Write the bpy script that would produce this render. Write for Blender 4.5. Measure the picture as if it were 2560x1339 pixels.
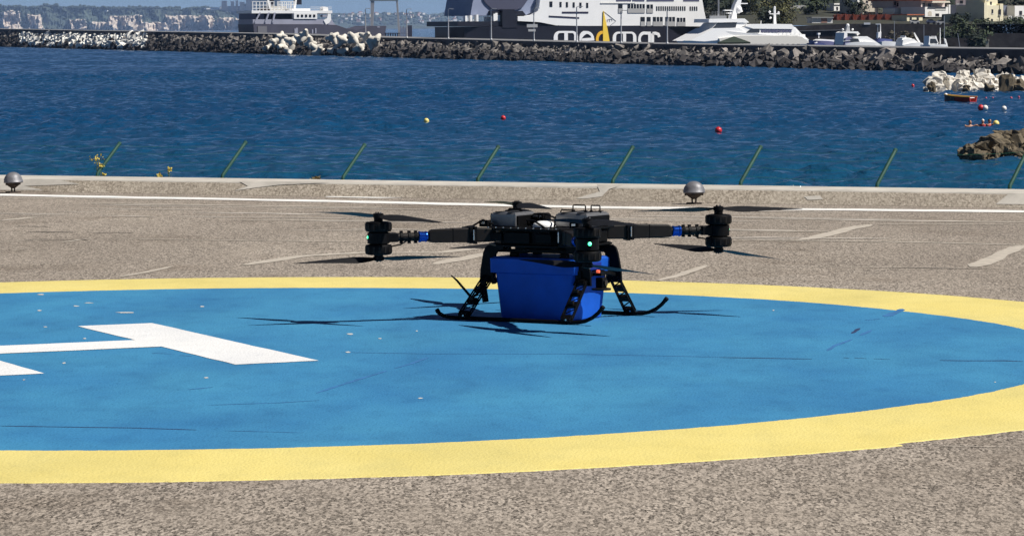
import bpy, math, random
from mathutils import Vector, Matrix, noise
R = random.Random(7)
S = bpy.context.scene
COL = S.collection
for o in list(bpy.data.objects): bpy.data.objects.remove(o)

# ------------------------------------------------------------------ camera
F, HY, SL, CAMZ, SEA = 9070.0, 67.5, -0.0069, 2.0, -4.0   # focal length and horizon measured in photograph pixels
W0, H0 = 2560, 1339
_n = Vector((-SL*F, F, 669.5-HY)).normalized()             # "down" seen from the lens
_fw = (Vector((0, 0, 1)) - _n*_n.z).normalized(); _rt = _n.cross(_fw)
ROT = Matrix((_rt, _fw, -_n))                              # lens axes (right, down, forward) -> world
EYE = Vector((0, 0, CAMZ))
def ray(px, py): return ROT @ Vector(((px-1280)/F, (py-669.5)/F, 1))
def at(px, py, Y):
    r = ray(px, py); return EYE + r*(Y/r.y)
def gz(px, py, z=0.0):
    r = ray(px, py); return EYE + r*((z-CAMZ)/r.z)
def hor(px): return HY + SL*(px-1280)
cam = bpy.data.cameras.new('camera'); cam.sensor_width = 36; cam.lens = F*36/W0; cam.clip_start = .5; cam.clip_end = 60000
co = bpy.data.objects.new('camera', cam); COL.objects.link(co)
M3 = ROT @ Matrix(((1, 0, 0), (0, -1, 0), (0, 0, -1)))
co.matrix_world = Matrix.Translation(EYE) @ M3.to_4x4()
S.camera = co

# ------------------------------------------------------------------ light
SUN_EL = math.radians(51.5); SUN_V = Vector((1, -.25, 0)).normalized()*math.cos(SUN_EL) + Vector((0, 0, math.sin(SUN_EL)))
w = bpy.data.worlds.new('World'); S.world = w; w.use_nodes = True
nt = w.node_tree; nt.nodes.clear()
sk = nt.nodes.new('ShaderNodeTexSky'); sk.sky_type = 'NISHITA'; sk.sun_disc = False
sk.sun_elevation = SUN_EL; sk.sun_rotation = math.atan2(SUN_V.x, SUN_V.y); sk.altitude = 0; sk.air_density = .30; sk.dust_density = 0; sk.ozone_density = 3.0
bg = nt.nodes.new('ShaderNodeBackground'); bg.inputs[1].default_value = .05
ow = nt.nodes.new('ShaderNodeOutputWorld')
nt.links.new(sk.outputs[0], bg.inputs[0]); nt.links.new(bg.outputs[0], ow.inputs[0])
sl = bpy.data.lights.new('sun', 'SUN'); sl.energy = 5.0; sl.angle = math.radians(.53); sl.color = (1, .955, .89)
so = bpy.data.objects.new('sun', sl); COL.objects.link(so)
so.rotation_euler = (-SUN_V).to_track_quat('-Z', 'Y').to_euler(); so.location = (20, -5, 40)
S.view_settings.view_transform = 'Standard'; S.view_settings.look = 'None'; S.view_settings.exposure = .3; S.view_settings.gamma = 1
S.view_settings.use_curve_mapping = False
S.render.engine = 'CYCLES'
S.cycles.max_bounces = 6; S.cycles.volume_bounces = 0

# ------------------------------------------------------------------ materials
MT = {}
def mat(name, col, rough=.6, metal=0., var=0., scale=5., bump=0., bscale=None, emit=None, spec=.5, rnd=0., col2=None, stretch=None, detail=4):
    """procedural Principled: noise between col and col2 (or darker/lighter by var), noise bump, per-object variation rnd"""
    if name in MT: return MT[name]
    m = bpy.data.materials.new(name); m.use_nodes = True; t = m.node_tree; b = t.nodes['Principled BSDF']
    b.inputs['Roughness'].default_value = rough; b.inputs['Metallic'].default_value = metal; b.inputs['Specular IOR Level'].default_value = spec
    c = (*col, 1); b.inputs['Base Color'].default_value = c
    tc = t.nodes.new('ShaderNodeTexCoord'); vec = tc.outputs['Object']
    if stretch:
        mp = t.nodes.new('ShaderNodeMapping'); mp.inputs['Scale'].default_value = stretch; t.links.new(vec, mp.inputs[0]); vec = mp.outputs[0]
    last = None
    if var or col2:
        n = t.nodes.new('ShaderNodeTexNoise'); n.inputs['Scale'].default_value = scale; n.inputs['Detail'].default_value = detail; n.inputs['Roughness'].default_value = .65
        t.links.new(vec, n.inputs['Vector'])
        rp = t.nodes.new('ShaderNodeValToRGB'); rp.color_ramp.elements[0].position = .35; rp.color_ramp.elements[1].position = .66
        rp.color_ramp.elements[0].color = (*[x*(1-var) for x in col], 1) if not col2 else c
        rp.color_ramp.elements[1].color = (*[min(1, x*(1+var)) for x in col], 1) if not col2 else (*col2, 1)
        t.links.new(n.outputs['Fac'], rp.inputs['Fac']); last = rp.outputs['Color']
    if rnd:
        oi = t.nodes.new('ShaderNodeObjectInfo'); hs = t.nodes.new('ShaderNodeHueSaturation')
        mr = t.nodes.new('ShaderNodeMapRange'); mr.inputs['To Min'].default_value = 1-rnd; mr.inputs['To Max'].default_value = 1+rnd
        t.links.new(oi.outputs['Random'], mr.inputs['Value']); t.links.new(mr.outputs[0], hs.inputs['Value'])
        if last: t.links.new(last, hs.inputs['Color'])
        else: hs.inputs['Color'].default_value = c
        last = hs.outputs['Color']
    if last: t.links.new(last, b.inputs['Base Color'])
    if bump:
        n2 = t.nodes.new('ShaderNodeTexNoise'); n2.inputs['Scale'].default_value = bscale or scale*3; n2.inputs['Detail'].default_value = 5
        t.links.new(vec, n2.inputs['Vector'])
        bp = t.nodes.new('ShaderNodeBump'); bp.inputs['Strength'].default_value = bump; bp.inputs['Distance'].default_value = .02
        t.links.new(n2.outputs['Fac'], bp.inputs['Height']); t.links.new(bp.outputs[0], b.inputs['Normal'])
    if emit:
        b.inputs['Emission Color'].default_value = (*emit[:3], 1); b.inputs['Emission Strength'].default_value = emit[3]
    MT[name] = m; return m

# ------------------------------------------------------------------ mesh helpers
class MB:
    def __init__(s): s.v = []; s.f = []; s.mi = []; s.k = 0
    def add(s, vs, fs):
        o = len(s.v); s.v += [tuple(v) for v in vs]; s.f += [tuple(i+o for i in f) for f in fs]; s.mi += [s.k]*len(fs); return s
    def box(s, c, d, rz=0, rx=0, ry=0, taper=1.0):
        m = Matrix.Rotation(rz, 3, 'Z') @ Matrix.Rotation(ry, 3, 'Y') @ Matrix.Rotation(rx, 3, 'X'); c = Vector(c)
        vs = [c + m @ Vector((x*d[0]/2*(taper if z > 0 else 1), y*d[1]/2*(taper if z > 0 else 1), z*d[2]/2)) for z in (-1, 1) for x, y in ((-1, -1), (1, -1), (1, 1), (-1, 1))]
        return s.add(vs, [(3, 2, 1, 0), (4, 5, 6, 7), (0, 1, 5, 4), (1, 2, 6, 5), (2, 3, 7, 6), (3, 0, 4, 7)])
    def beam(s, a, b, wd, ht, up=(0, 0, 1)):
        a = Vector(a); b = Vector(b); d = (b-a).normalized(); sx = d.cross(Vector(up)); sx = sx.normalized() if sx.length > 1e-5 else Vector((1, 0, 0)); uz = sx.cross(d)
        vs = [p + sx*i*wd/2 + uz*j*ht/2 for p in (a, b) for i, j in ((-1, -1), (1, -1), (1, 1), (-1, 1))]
        return s.add(vs, [(0, 1, 2, 3), (7, 6, 5, 4), (1, 0, 4, 5), (2, 1, 5, 6), (3, 2, 6, 7), (0, 3, 7, 4)])
    def tube(s, pts, r, n=8, cap=True):
        pts = [Vector(p) for p in pts]; rs = r if isinstance(r, (list, tuple)) else [r]*len(pts); vs = []; pr = None
        for i, p in enumerate(pts):
            d = (pts[min(i+1, len(pts)-1)] - pts[max(i-1, 0)]).normalized()
            a = pr if pr else (Vector((0, 0, 1)) if abs(d.z) < .9 else Vector((1, 0, 0)))
            sx = (a - d*a.dot(d)); sx = sx.normalized() if sx.length > 1e-5 else d.orthogonal().normalized(); pr = sx; sy = d.cross(sx)
            vs += [p + (sx*math.cos(2*math.pi*k/n) + sy*math.sin(2*math.pi*k/n))*rs[i] for k in range(n)]
        fs = [(i*n+k, i*n+(k+1) % n, (i+1)*n+(k+1) % n, (i+1)*n+k) for i in range(len(pts)-1) for k in range(n)]
        if cap: fs += [tuple(range(n-1, -1, -1)), tuple(range((len(pts)-1)*n, len(pts)*n))]
        return s.add(vs, fs)
    def lathe(s, c, prof, n=16, sx=1., sy=1.):
        c = Vector(c); vs = [c + Vector((r*math.cos(2*math.pi*k/n)*sx, r*math.sin(2*math.pi*k/n)*sy, z)) for r, z in prof for k in range(n)]
        fs = [(i*n+k, i*n+(k+1) % n, (i+1)*n+(k+1) % n, (i+1)*n+k) for i in range(len(prof)-1) for k in range(n)]
        fs += [tuple(range(n-1, -1, -1)), tuple(range((len(prof)-1)*n, len(prof)*n))]
        return s.add(vs, fs)
    def prism(s, poly, lo, hi, axis='z', sc=1.0, cc=None):
        """polygon extruded along an axis; for axis y the polygon is (x,z)"""
        n = len(poly); cc = cc or (sum(p[0] for p in poly)/n, sum(p[1] for p in poly)/n)
        vs = []
        for t, k in ((lo, 1.0), (hi, sc)):
            for a, b in poly:
                a2 = cc[0]+(a-cc[0])*k; b2 = cc[1]+(b-cc[1])*k
                vs.append((a2, b2, t) if axis == 'z' else ((a2, t, b2) if axis == 'y' else (t, a2, b2)))
        fs = [tuple(range(n-1, -1, -1)), tuple(range(n, 2*n))] + [(i, (i+1) % n, n+(i+1) % n, n+i) for i in range(n)]
        return s.add(vs, fs)
    def loft(s, rings, cap=True):
        n = len(rings[0]); vs = [p for r in rings for p in r]
        fs = [(i*n+k, i*n+(k+1) % n, (i+1)*n+(k+1) % n, (i+1)*n+k) for i in range(len(rings)-1) for k in range(n)]
        if cap: fs += [tuple(range(n-1, -1, -1)), tuple(range((len(rings)-1)*n, len(rings)*n))]
        return s.add(vs, fs)
    def sphere(s, c, r, n=12, m=8, sq=(1, 1, 1)):
        return s.loft([[Vector(c)+Vector((math.sin(a)*math.cos(2*math.pi*k/n)*r*sq[0], math.sin(a)*math.sin(2*math.pi*k/n)*r*sq[1], -math.cos(a)*r*sq[2])) for k in range(n)]
                       for a in [max(.02, min(math.pi-.02, math.pi*i/m)) for i in range(m+1)]])
    def mesh(s, name, mats, smooth=False):
        me = bpy.data.meshes.new(name); me.from_pydata(s.v, [], s.f)
        for m in (mats if isinstance(mats, (list, tuple)) else [mats]): me.materials.append(m)
        me.polygons.foreach_set('material_index', s.mi)
        if smooth is not False: me.shade_auto(smooth) if False else None
        import bmesh
        bm = bmesh.new(); bm.from_mesh(me); bmesh.ops.recalc_face_normals(bm, faces=bm.faces)
        if smooth is not False:
            ang = math.radians(smooth if smooth is not True else 40)
            for f in bm.faces: f.smooth = True
            for e in bm.edges:
                if len(e.link_faces) == 2 and e.calc_face_angle(0) > ang: e.smooth = False
        bm.to_mesh(me); bm.free(); return me
    def build(s, name, mats, parent=None, smooth=False, bevel=0, world=False):
        return link(name, s.mesh(name, mats, smooth), parent, bevel, world)
def link(name, me, parent=None, bevel=0, world=False, loc=None, rot=None, scale=None):
    o = bpy.data.objects.new(name, me); COL.objects.link(o)
    if parent:
        o.parent = parent
        if world:
            m = Matrix.Identity(4); q = parent
            while q: m = q.matrix_basis @ m; q = q.parent
            o.matrix_parent_inverse = m.inverted()
    if loc is not None: o.location = loc
    if rot is not None: o.rotation_euler = rot
    if scale is not None: o.scale = scale
    if bevel:
        b = o.modifiers.new('bevel', 'BEVEL'); b.width = bevel; b.segments = 2; b.limit_method = 'ANGLE'
    return o
def tag(o, label, cat=None, group=None, kind=None):
    o['label'] = label
    if cat: o['category'] = cat
    if group: o['group'] = group
    if kind: o['kind'] = kind
    return o
def thing(name, label, cat, loc=(0, 0, 0), rotz=0, group=None):
    o = bpy.data.objects.new(name, None); COL.objects.link(o); o.location = loc; o.rotation_euler = (0, 0, rotz); o.empty_display_size = .1
    return tag(o, label, cat, group)
def struct(o): o['kind'] = 'structure'; return o
def copy_tree(o, parent=None):
    c = o.copy(); COL.objects.link(c); c.parent = parent
    for ch in o.children: copy_tree(ch, c)
    return c

# ------------------------------------------------------------------ sea
def sea_material():
    m = bpy.data.materials.new('sea_water'); m.use_nodes = True; t = m.node_tree; b = t.nodes['Principled BSDF']
    b.inputs['Base Color'].default_value = (.008, .05, .125, 1); b.inputs['Roughness'].default_value = .07; b.inputs['IOR'].default_value = 1.333
    tc = t.nodes.new('ShaderNodeTexCoord'); prev = None
    for sc, st, ds, rot in (((.16, .07, 1), 1., .7, .2), ((.6, .26, 1), 1., .4, -.15), ((1.9, .9, 1), 1., .12, .1)):
        mp = t.nodes.new('ShaderNodeMapping'); mp.inputs['Scale'].default_value = sc; mp.inputs['Rotation'].default_value = (0, 0, rot)
        n = t.nodes.new('ShaderNodeTexNoise'); n.inputs['Scale'].default_value = 1; n.inputs['Detail'].default_value = 3; n.inputs['Roughness'].default_value = .55
        t.links.new(tc.outputs['Object'], mp.inputs[0]); t.links.new(mp.outputs[0], n.inputs['Vector'])
        bp = t.nodes.new('ShaderNodeBump'); bp.inputs['Strength'].default_value = st; bp.inputs['Distance'].default_value = ds
        t.links.new(n.outputs['Fac'], bp.inputs['Height'])
        if prev: t.links.new(prev, bp.inputs['Normal'])
        prev = bp.outputs[0]
    t.links.new(prev, b.inputs['Normal'])
    # patches of slightly greener, shallower water
    n = t.nodes.new('ShaderNodeTexNoise'); n.inputs['Scale'].default_value = .03; t.links.new(tc.outputs['Object'], n.inputs['Vector'])
    rp = t.nodes.new('ShaderNodeValToRGB'); rp.color_ramp.elements[0].color = (.004, .040, .118, 1); rp.color_ramp.elements[1].color = (.006, .056, .13, 1)
    t.links.new(n.outputs['Fac'], rp.inputs['Fac']); t.links.new(rp.outputs[0], b.inputs['Base Color'])
    # the bottom shoals towards the helipad: greener water there
    sx = t.nodes.new('ShaderNodeSeparateXYZ'); t.links.new(tc.outputs['Object'], sx.inputs[0]); mr = t.nodes.new('ShaderNodeMapRange'); mr.inputs['From Min'].default_value = 60; mr.inputs['From Max'].default_value = 230; mr.inputs['To Min'].default_value = .75; mr.inputs['To Max'].default_value = 0
    t.links.new(sx.outputs['Y'], mr.inputs['Value']); x = t.nodes.new('ShaderNodeMixRGB'); t.links.new(mr.outputs[0], x.inputs[0]); t.links.new(rp.outputs[0], x.inputs[1]); x.inputs[2].default_value = (.009, .078, .125, 1); t.links.new(x.outputs[0], b.inputs['Base Color'])
    return m
SEAM = sea_material()
import numpy as np
def sea_mesh():
    # one sheet: choppy grids where the harbour lies open before the helipad, flat quads (rippled by the material) out to the horizon
    rg = np.random.RandomState(3); WV = []
    for k in range(80):
        lam = .8*(4.6/.8)**rg.rand(); th = rg.normal(-1.45, .68); WV.append((lam, np.cos(th)*2*np.pi/lam, np.sin(th)*2*np.pi/lam, .0105*lam**.45*rg.uniform(.6, 1.3), rg.rand()*6.28))
    VS, FS, b = [], [], 0
    def grid(xa, xb, dx, ya, yb, d0, g0, lmin):
        nonlocal b
        xs = np.linspace(xa, xb, int((xb-xa)/dx)); ys = [ya]
        while ys[-1] < yb: ys.append(ys[-1]+d0+g0*(ys[-1]-ya))
        ys = np.array(ys); ys[-1] = yb; X, Y = np.meshgrid(xs, ys); Z = np.zeros_like(X)
        for lam, kx, ky, amp, p0 in WV:
            if lam > lmin: ph = kx*X+ky*Y+p0; Z += amp*(np.sin(ph)+.22*np.sin(2*ph+1.57))
        gust = 1+.35*np.sin(X*.05+Y*.021+1)*np.sin(Y*.043-X*.02)
        e = np.minimum(np.minimum(X-xa, xb-X)/6, np.minimum(Y-ya, yb-Y)/4).clip(0, 1); Z = Z*gust*e+SEA
        ny, nx = X.shape; i = np.arange((ny-1)*nx).reshape(ny-1, nx)[:, :-1].ravel(); VS.append(np.stack([X, Y, Z], -1).reshape(-1, 3)); FS.append(np.stack([i, i+1, i+nx+1, i+nx], 1)+b); b += X.size
    grid(-78, 78, .31, 40, 520, .28, .0011, 0); grid(-260, 78, 1.05, 520, 1560, .85, .0012, 2.0)
    def quad(x0, y0, x1, y1):
        nonlocal b
        VS.append(np.array([(x0, y0, SEA), (x1, y0, SEA), (x1, y1, SEA), (x0, y1, SEA)])); FS.append(np.array([(0, 1, 2, 3)])+b); b += 4
    E = 15000; quad(-E, -2000, E, 40); quad(-E, 40, -78, 520); quad(78, 40, E, 520); quad(-E, 520, -260, 1560); quad(78, 520, E, 1560); quad(-E, 1560, E, 25000)
    v = np.concatenate(VS); f = np.concatenate(FS)
    me = bpy.data.meshes.new('sea'); me.vertices.add(len(v)); me.vertices.foreach_set('co', v.astype(np.float32).ravel()); me.loops.add(f.size); me.loops.foreach_set('vertex_index', f.ravel().astype(np.int32))
    me.polygons.add(len(f)); me.polygons.foreach_set('loop_start', np.arange(0, f.size, 4, dtype=np.int32)); me.polygons.foreach_set('use_smooth', np.ones(len(f), dtype=bool)); me.update(calc_edges=True); me.materials.append(SEAM); return me
struct(tag(link('sea', sea_mesh()), 'deep blue choppy harbour water'))

# ------------------------------------------------------------------ helipad surface
def aggregate(name, dark, light, large, grain=70., bump=.35):
    m = bpy.data.materials.new(name); m.use_nodes = True; t = m.node_tree; b = t.nodes['Principled BSDF']; b.inputs['Roughness'].default_value = .9; b.inputs['Specular IOR Level'].default_value = .2
    tc = t.nodes.new('ShaderNodeTexCoord'); L = t.links.new; V = tc.outputs['Object']
    def nz(s, d=3, r=.6, stretch=None):
        n = t.nodes.new('ShaderNodeTexNoise'); n.inputs['Scale'].default_value = s; n.inputs['Detail'].default_value = d; n.inputs['Roughness'].default_value = r
        if stretch:
            mp = t.nodes.new('ShaderNodeMapping'); mp.inputs['Scale'].default_value = stretch; L(V, mp.inputs[0]); L(mp.outputs[0], n.inputs['Vector'])
        else: L(V, n.inputs['Vector'])
        return n.outputs['Fac']
    def ramp(f, a, b_, pa=.3, pb=.7):
        r = t.nodes.new('ShaderNodeValToRGB'); e = r.color_ramp.elements; e[0].position = pa; e[1].position = pb; e[0].color = (*a, 1); e[1].color = (*b_, 1); L(f, r.inputs[0]); return r.outputs[0]
    def mix(f, a, b_, bt='MIX'):
        x = t.nodes.new('ShaderNodeMixRGB'); x.blend_type = bt
        if isinstance(f, float): x.inputs[0].default_value = f
        else: L(f, x.inputs[0])
        for s, q in ((1, a), (2, b_)):
            if isinstance(q, tuple): x.inputs[s].default_value = (*q, 1)
            else: L(q, x.inputs[s])
        return x.outputs[0]
    fine = nz(grain*1.25, 2, .8, (1, .38, 1)); c = ramp(fine, dark, light, .40, .60)
    vo = t.nodes.new('ShaderNodeTexVoronoi'); vo.inputs['Scale'].default_value = grain*1.1; vm = t.nodes.new('ShaderNodeMapping'); vm.inputs['Scale'].default_value = (1, .3, 1); L(V, vm.inputs[0]); L(vm.outputs[0], vo.inputs['Vector'])
    bw = t.nodes.new('ShaderNodeRGBToBW'); L(vo.outputs['Color'], bw.inputs[0])
    c = mix(.55, c, ramp(bw.outputs[0], dark, light, .25, .8))
    mid = nz(2.2, 4, .6, (1, .5, 1)); c = mix(ramp(mid, (0, 0, 0), (.5, .5, .5), .42, .75), c, large)
    big = nz(.35, 5, .65, (1, .6, 1)); c = mix(.5, c, ramp(big, (.72, .69, .66), (1.22, 1.2, 1.17), .35, .68), 'MULTIPLY')
    stain = nz(.8, 6, .7, (.8, .6, 1)); c = mix(.45, c, ramp(stain, (.62, .58, .54), (1, 1, 1), .36, .46), 'MULTIPLY')
    L(c, b.inputs['Base Color'])
    bp = t.nodes.new('ShaderNodeBump'); bp.inputs['Strength'].default_value = bump; bp.inputs['Distance'].default_value = .006; L(fine, bp.inputs['Height']); L(bp.outputs[0], b.inputs['Normal'])
    return m
CONC = aggregate('exposed_aggregate_concrete', (.028, .023, .018), (.50, .44, .375), (.255, .22, .182))
KFACE = aggregate('weathered_kerb_aggregate', (.16, .135, .105), (.50, .445, .37), (.40, .36, .30), 45.)
CEM = mat('pale_cement', (.46, .43, .38), .85, var=.16, scale=3, bump=.2, bscale=60)

KA = gz(0, 478); KB = gz(2560, 520); KD = (KB-KA).normalized(); KN = Vector((-KD.y, KD.x, 0))
KH = .15; KW = 1.12
def kp(s, o, z): return KA + KD*s + KN*o + Vector((0, 0, z))
g = MB(); e0 = kp(-45, KW, 0); e1 = kp(60, KW, 0)
poly = [(-45, -25), (60, -25), (e1.x, e1.y), (e0.x, e0.y)]
g.prism(poly, SEA-1, 0)
PAD = struct(tag(g.build('helipad_surface', CONC), 'beige exposed aggregate concrete of the helipad'))
# raised kerb: battered face, flat top
g = MB(); prof = [(-.004, .002), (.20, KH-.012), (.215, KH), (KW+.02, KH), (KW+.02, -.6), (KW-.2, -.6)]
vs = []; ns = 160
for i in range(ns+1):
    s = -45+105*i/ns
    for k, (o, z) in enumerate(prof):
        j = noise.noise(Vector((s*.7, k*3.1, 0)))*(.008 if k in (1, 2) else 0)
        vs.append(kp(s, o+j, z+j*.8))
n = len(prof)
for i in range(ns):
    for k in range(n-1):
        g.k = 0 if k == 0 else 1
        g.add([vs[i*n+k], vs[(i+1)*n+k], vs[(i+1)*n+k+1], vs[i*n+k+1]], [(0, 1, 2, 3)])
KERB = struct(tag(g.build('kerb', [KFACE, CEM]), 'low weathered concrete kerb along the sea edge of the helipad'))
# cement repairs on the kerb face and top (sheets lying on it)
def kerb_patch(px):
    g = MB(); pts = []
    for x, y in px:
        r = ray(x, y); c = KA + KN*.0                       # plane of the battered face
        nn = Vector((KN.x*-(KH-.012), KN.y*-(KH-.012), .20)).normalized()
        t = (c-EYE).dot(nn)/r.dot(nn); pts.append(EYE + r*t + nn*.007)
    g.add(pts, [tuple(range(len(pts)))]); o = g.build('cement_patch', CEM, KERB, world=True); return o
kerb_patch([(1492, 462), (1560, 463), (1523, 474), (1505, 492), (1470, 497), (1440, 497), (1500, 480)])
kerb_patch([(0, 449), (150, 451), (200, 461), (60, 466), (110, 476), (0, 476)])
kerb_patch([(600, 455), (860, 456), (700, 463), (640, 470), (585, 478), (620, 466)])
kerb_patch([(2520, 487), (2575, 484), (2575, 512), (2490, 511)])
kerb_patch([(2010, 492), (2050, 490), (2058, 499), (2020, 501)])

# ------------------------------------------------------------------ painted markings
def paint(name, col, var, scale, rough=.55, wear=1., col2=None, stretch=(1, .5, 1)):
    m = mat(name, col, rough, var=var, scale=scale, bump=.25, bscale=70, stretch=stretch, col2=col2, detail=7, spec=.3)
    t = m.node_tree; b = t.nodes['Principled BSDF']; src = b.inputs['Base Color'].links[0].from_socket
    tc = t.nodes.new('ShaderNodeTexCoord')
    for sc, a, c2, lo, hi in ((1.1, .42, (.60, .64, .72), .32, .58), (6., .28, (.66, .70, .76), .34, .50), (40., .30, (.45, .50, .56), .30, .42)):
        n = t.nodes.new('ShaderNodeTexNoise'); n.inputs['Scale'].default_value = sc; n.inputs['Detail'].default_value = 6
        mp = t.nodes.new('ShaderNodeMapping'); mp.inputs['Scale'].default_value = (1, .45, 1); t.links.new(tc.outputs['Object'], mp.inputs[0]); t.links.new(mp.outputs[0], n.inputs['Vector'])
        r = t.nodes.new('ShaderNodeValToRGB'); r.color_ramp.elements[0].position = lo; r.color_ramp.elements[1].position = hi; r.color_ramp.elements[0].color = (*c2, 1); r.color_ramp.elements[1].color = (1, 1, 1, 1)
        t.links.new(n.outputs['Fac'], r.inputs[0])
        x = t.nodes.new('ShaderNodeMixRGB'); x.blend_type = 'MULTIPLY'; x.inputs[0].default_value = min(1, a*2*wear); t.links.new(src, x.inputs[1]); t.links.new(r.outputs[0], x.inputs[2]); src = x.outputs[0]
    t.links.new(src, b.inputs['Base Color']); return m
BLUE = paint('blue_pad_paint', (.036, .190, .385), 0, .8, col2=(.054, .250, .43), wear=.6)
YEL = paint('yellow_pad_paint', (.70, .58, .185), 0, 1.5, col2=(.74, .625, .22), wear=.3)
WHT = paint('white_pad_paint', (.76, .76, .75), .03, 1.5, wear=.3)
CX, CY, RO, RI = -1.92, 22.56, 6.58, 5.38
cn = gz(2262, 1113); ca = math.atan2(cn.y-CY, cn.x-CX)
def wob(a, k): return .022*noise.noise(Vector((math.cos(a)*5, math.sin(a)*5, k))) + .012*noise.noise(Vector((math.cos(a)*45, math.sin(a)*45, k))) + .010*noise.noise(Vector((math.cos(a)*170, math.sin(a)*170, k)))
NS = 1440
def rad(a, r, k):
    q = r + wob(a, k)
    if k == 2 and 0 < (a-ca) % (2*math.pi) < .5: q -= .09
    return q
def ringpt(a, r, k, z): q = rad(a, r, k); return (CX+q*math.cos(a), CY+q*math.sin(a), z)
A = [2*math.pi*i/NS for i in range(NS)]
g = MB(); g.add([ringpt(a, RI, 1, .004) for a in A], [tuple(range(NS))])
BLU = struct(tag(g.build('blue_marking', BLUE, None), 'bright blue painted landing circle'))
g = MB(); g.add([ringpt(a, RI, 1, .004) for a in A] + [ringpt(a, RO, 2, .004) for a in A] + [ringpt(a, RO+.01, 2, -.002) for a in A], [(i, (i+1) % NS, NS+(i+1) % NS, NS+i) for i in range(NS)] + [(NS+i, NS+(i+1) % NS, 2*NS+(i+1) % NS, 2*NS+i) for i in range(NS)])
struct(tag(g.build('yellow_ring_marking', YEL), 'wide yellow painted ring round the blue circle'))
# the letter H: right bar measured, left bar from its corner
h0, h1, h2, h3 = [gz(*p) for p in ((200, 819), (380, 809), (795, 903.5), (600, 915.5))]
lg = ((h2-h1)+(h3-h0)).normalized(); ac = Vector((-lg.y, lg.x, 0)); ac = ac if ac.x < 0 else -ac
Lh = ((h2-h1).length+(h3-h0).length)/2; sw = .53; gap = 1.18
def hb(a0, a1, l0, l1):
    return [h1 + ac*a0 + lg*l0, h1 + ac*a1 + lg*l0, h1 + ac*a1 + lg*l1, h1 + ac*a0 + lg*l1]
HM = MB()
cbm = gz(388, 859); tm = (cbm-h1).dot(lg)
def hpoly(P): HM.add([Vector((p.x, p.y, .0065)) for p in P], [(0, 1, 2, 3)])
def edge(P, n=14):
    out = []
    for i in range(4):
        a, b = P[i], P[(i+1) % 4]
        for k in range(n):
            q = a.lerp(b, k/n); out.append(Vector((q.x+.012*noise.noise(q*6), q.y+.012*noise.noise(q*6+Vector((9, 0, 0))), .0065)))
    HM.add(out, [tuple(range(len(out)))])
edge(hb(0, sw, 0, Lh)); edge(hb(sw+gap, 2*sw+gap, 0, Lh)); edge(hb(sw-.006, sw+gap+.006, tm-.27, tm+.27))
for i in range(-14*4, 0): HM.v[i] = (HM.v[i][0], HM.v[i][1], .0072)
struct(tag(HM.build('letter_h_marking', WHT), 'large white painted letter H'))
# thin strips on the ground: border line, crack seals, cracks
def strip(px, wid, z, m, name, parent=None, jit=.25, z0=0, seg=.25):
    P = [gz(x, y, z0) for x, y in px]; pts = []
    for a, b in zip(P, P[1:]):
        n = max(1, int((b-a).length/seg)); pts += [a.lerp(b, i/n) for i in range(n)]
    pts.append(P[-1]); g = MB(); vs = []
    for i, p in enumerate(pts):
        d = (pts[min(i+1, len(pts)-1)]-pts[max(i-1, 0)]).normalized(); nn = Vector((-d.y, d.x, 0))
        q = noise.noise(p*2.3)*jit; r1 = 1+.7*noise.noise(p*5.1+Vector((3, 1, 0)))*min(1, jit*3); e = .35 if i in (0, len(pts)-1) and jit else 1
        c = p + nn*q*wid; vs += [c+nn*wid/2*r1*e+Vector((0, 0, z)), c-nn*wid/2*r1*e+Vector((0, 0, z))]
    n = len(pts); g.add(vs, [(2*i, 2*i+2, 2*i+3, 2*i+1) for i in range(n-1)])
    return g.build(name, m, parent)
WLN = mat('worn_white_line', (.74, .73, .70), .7, var=.1, scale=6)
ed = (KB-KA).normalized()
struct(tag(strip([(-400, 481), (0, 487.5), (860, 504), (1480, 518.5), (2560, 529), (3000, 533)], .42, .004, WLN, 'border_line', jit=.12, seg=.35), 'white painted border line near the kerb'))
SEAL = mat('pale_crack_seal', (.42, .375, .315), .85, var=.18, scale=9)
SEAL2 = mat('pale_laitance', (.50, .455, .40), .85, var=.15, scale=9)
for k in range(26):
    x0 = R.uniform(-100, 2200); y0 = R.uniform(500, 575)+x0*.012; ln = R.uniform(120, 700)
    strip([(x0, y0), (x0+ln*.5, y0+ln*.5*.013+R.uniform(-1, 1)), (x0+ln, y0+ln*.013+R.uniform(-1.5, 1.5))], R.uniform(.03, .11), .0042, SEAL2, 'pale_seam', PAD, jit=.3)
DKS = mat('dark_joint', (.10, .085, .07), .9, var=.2, scale=20)
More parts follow.
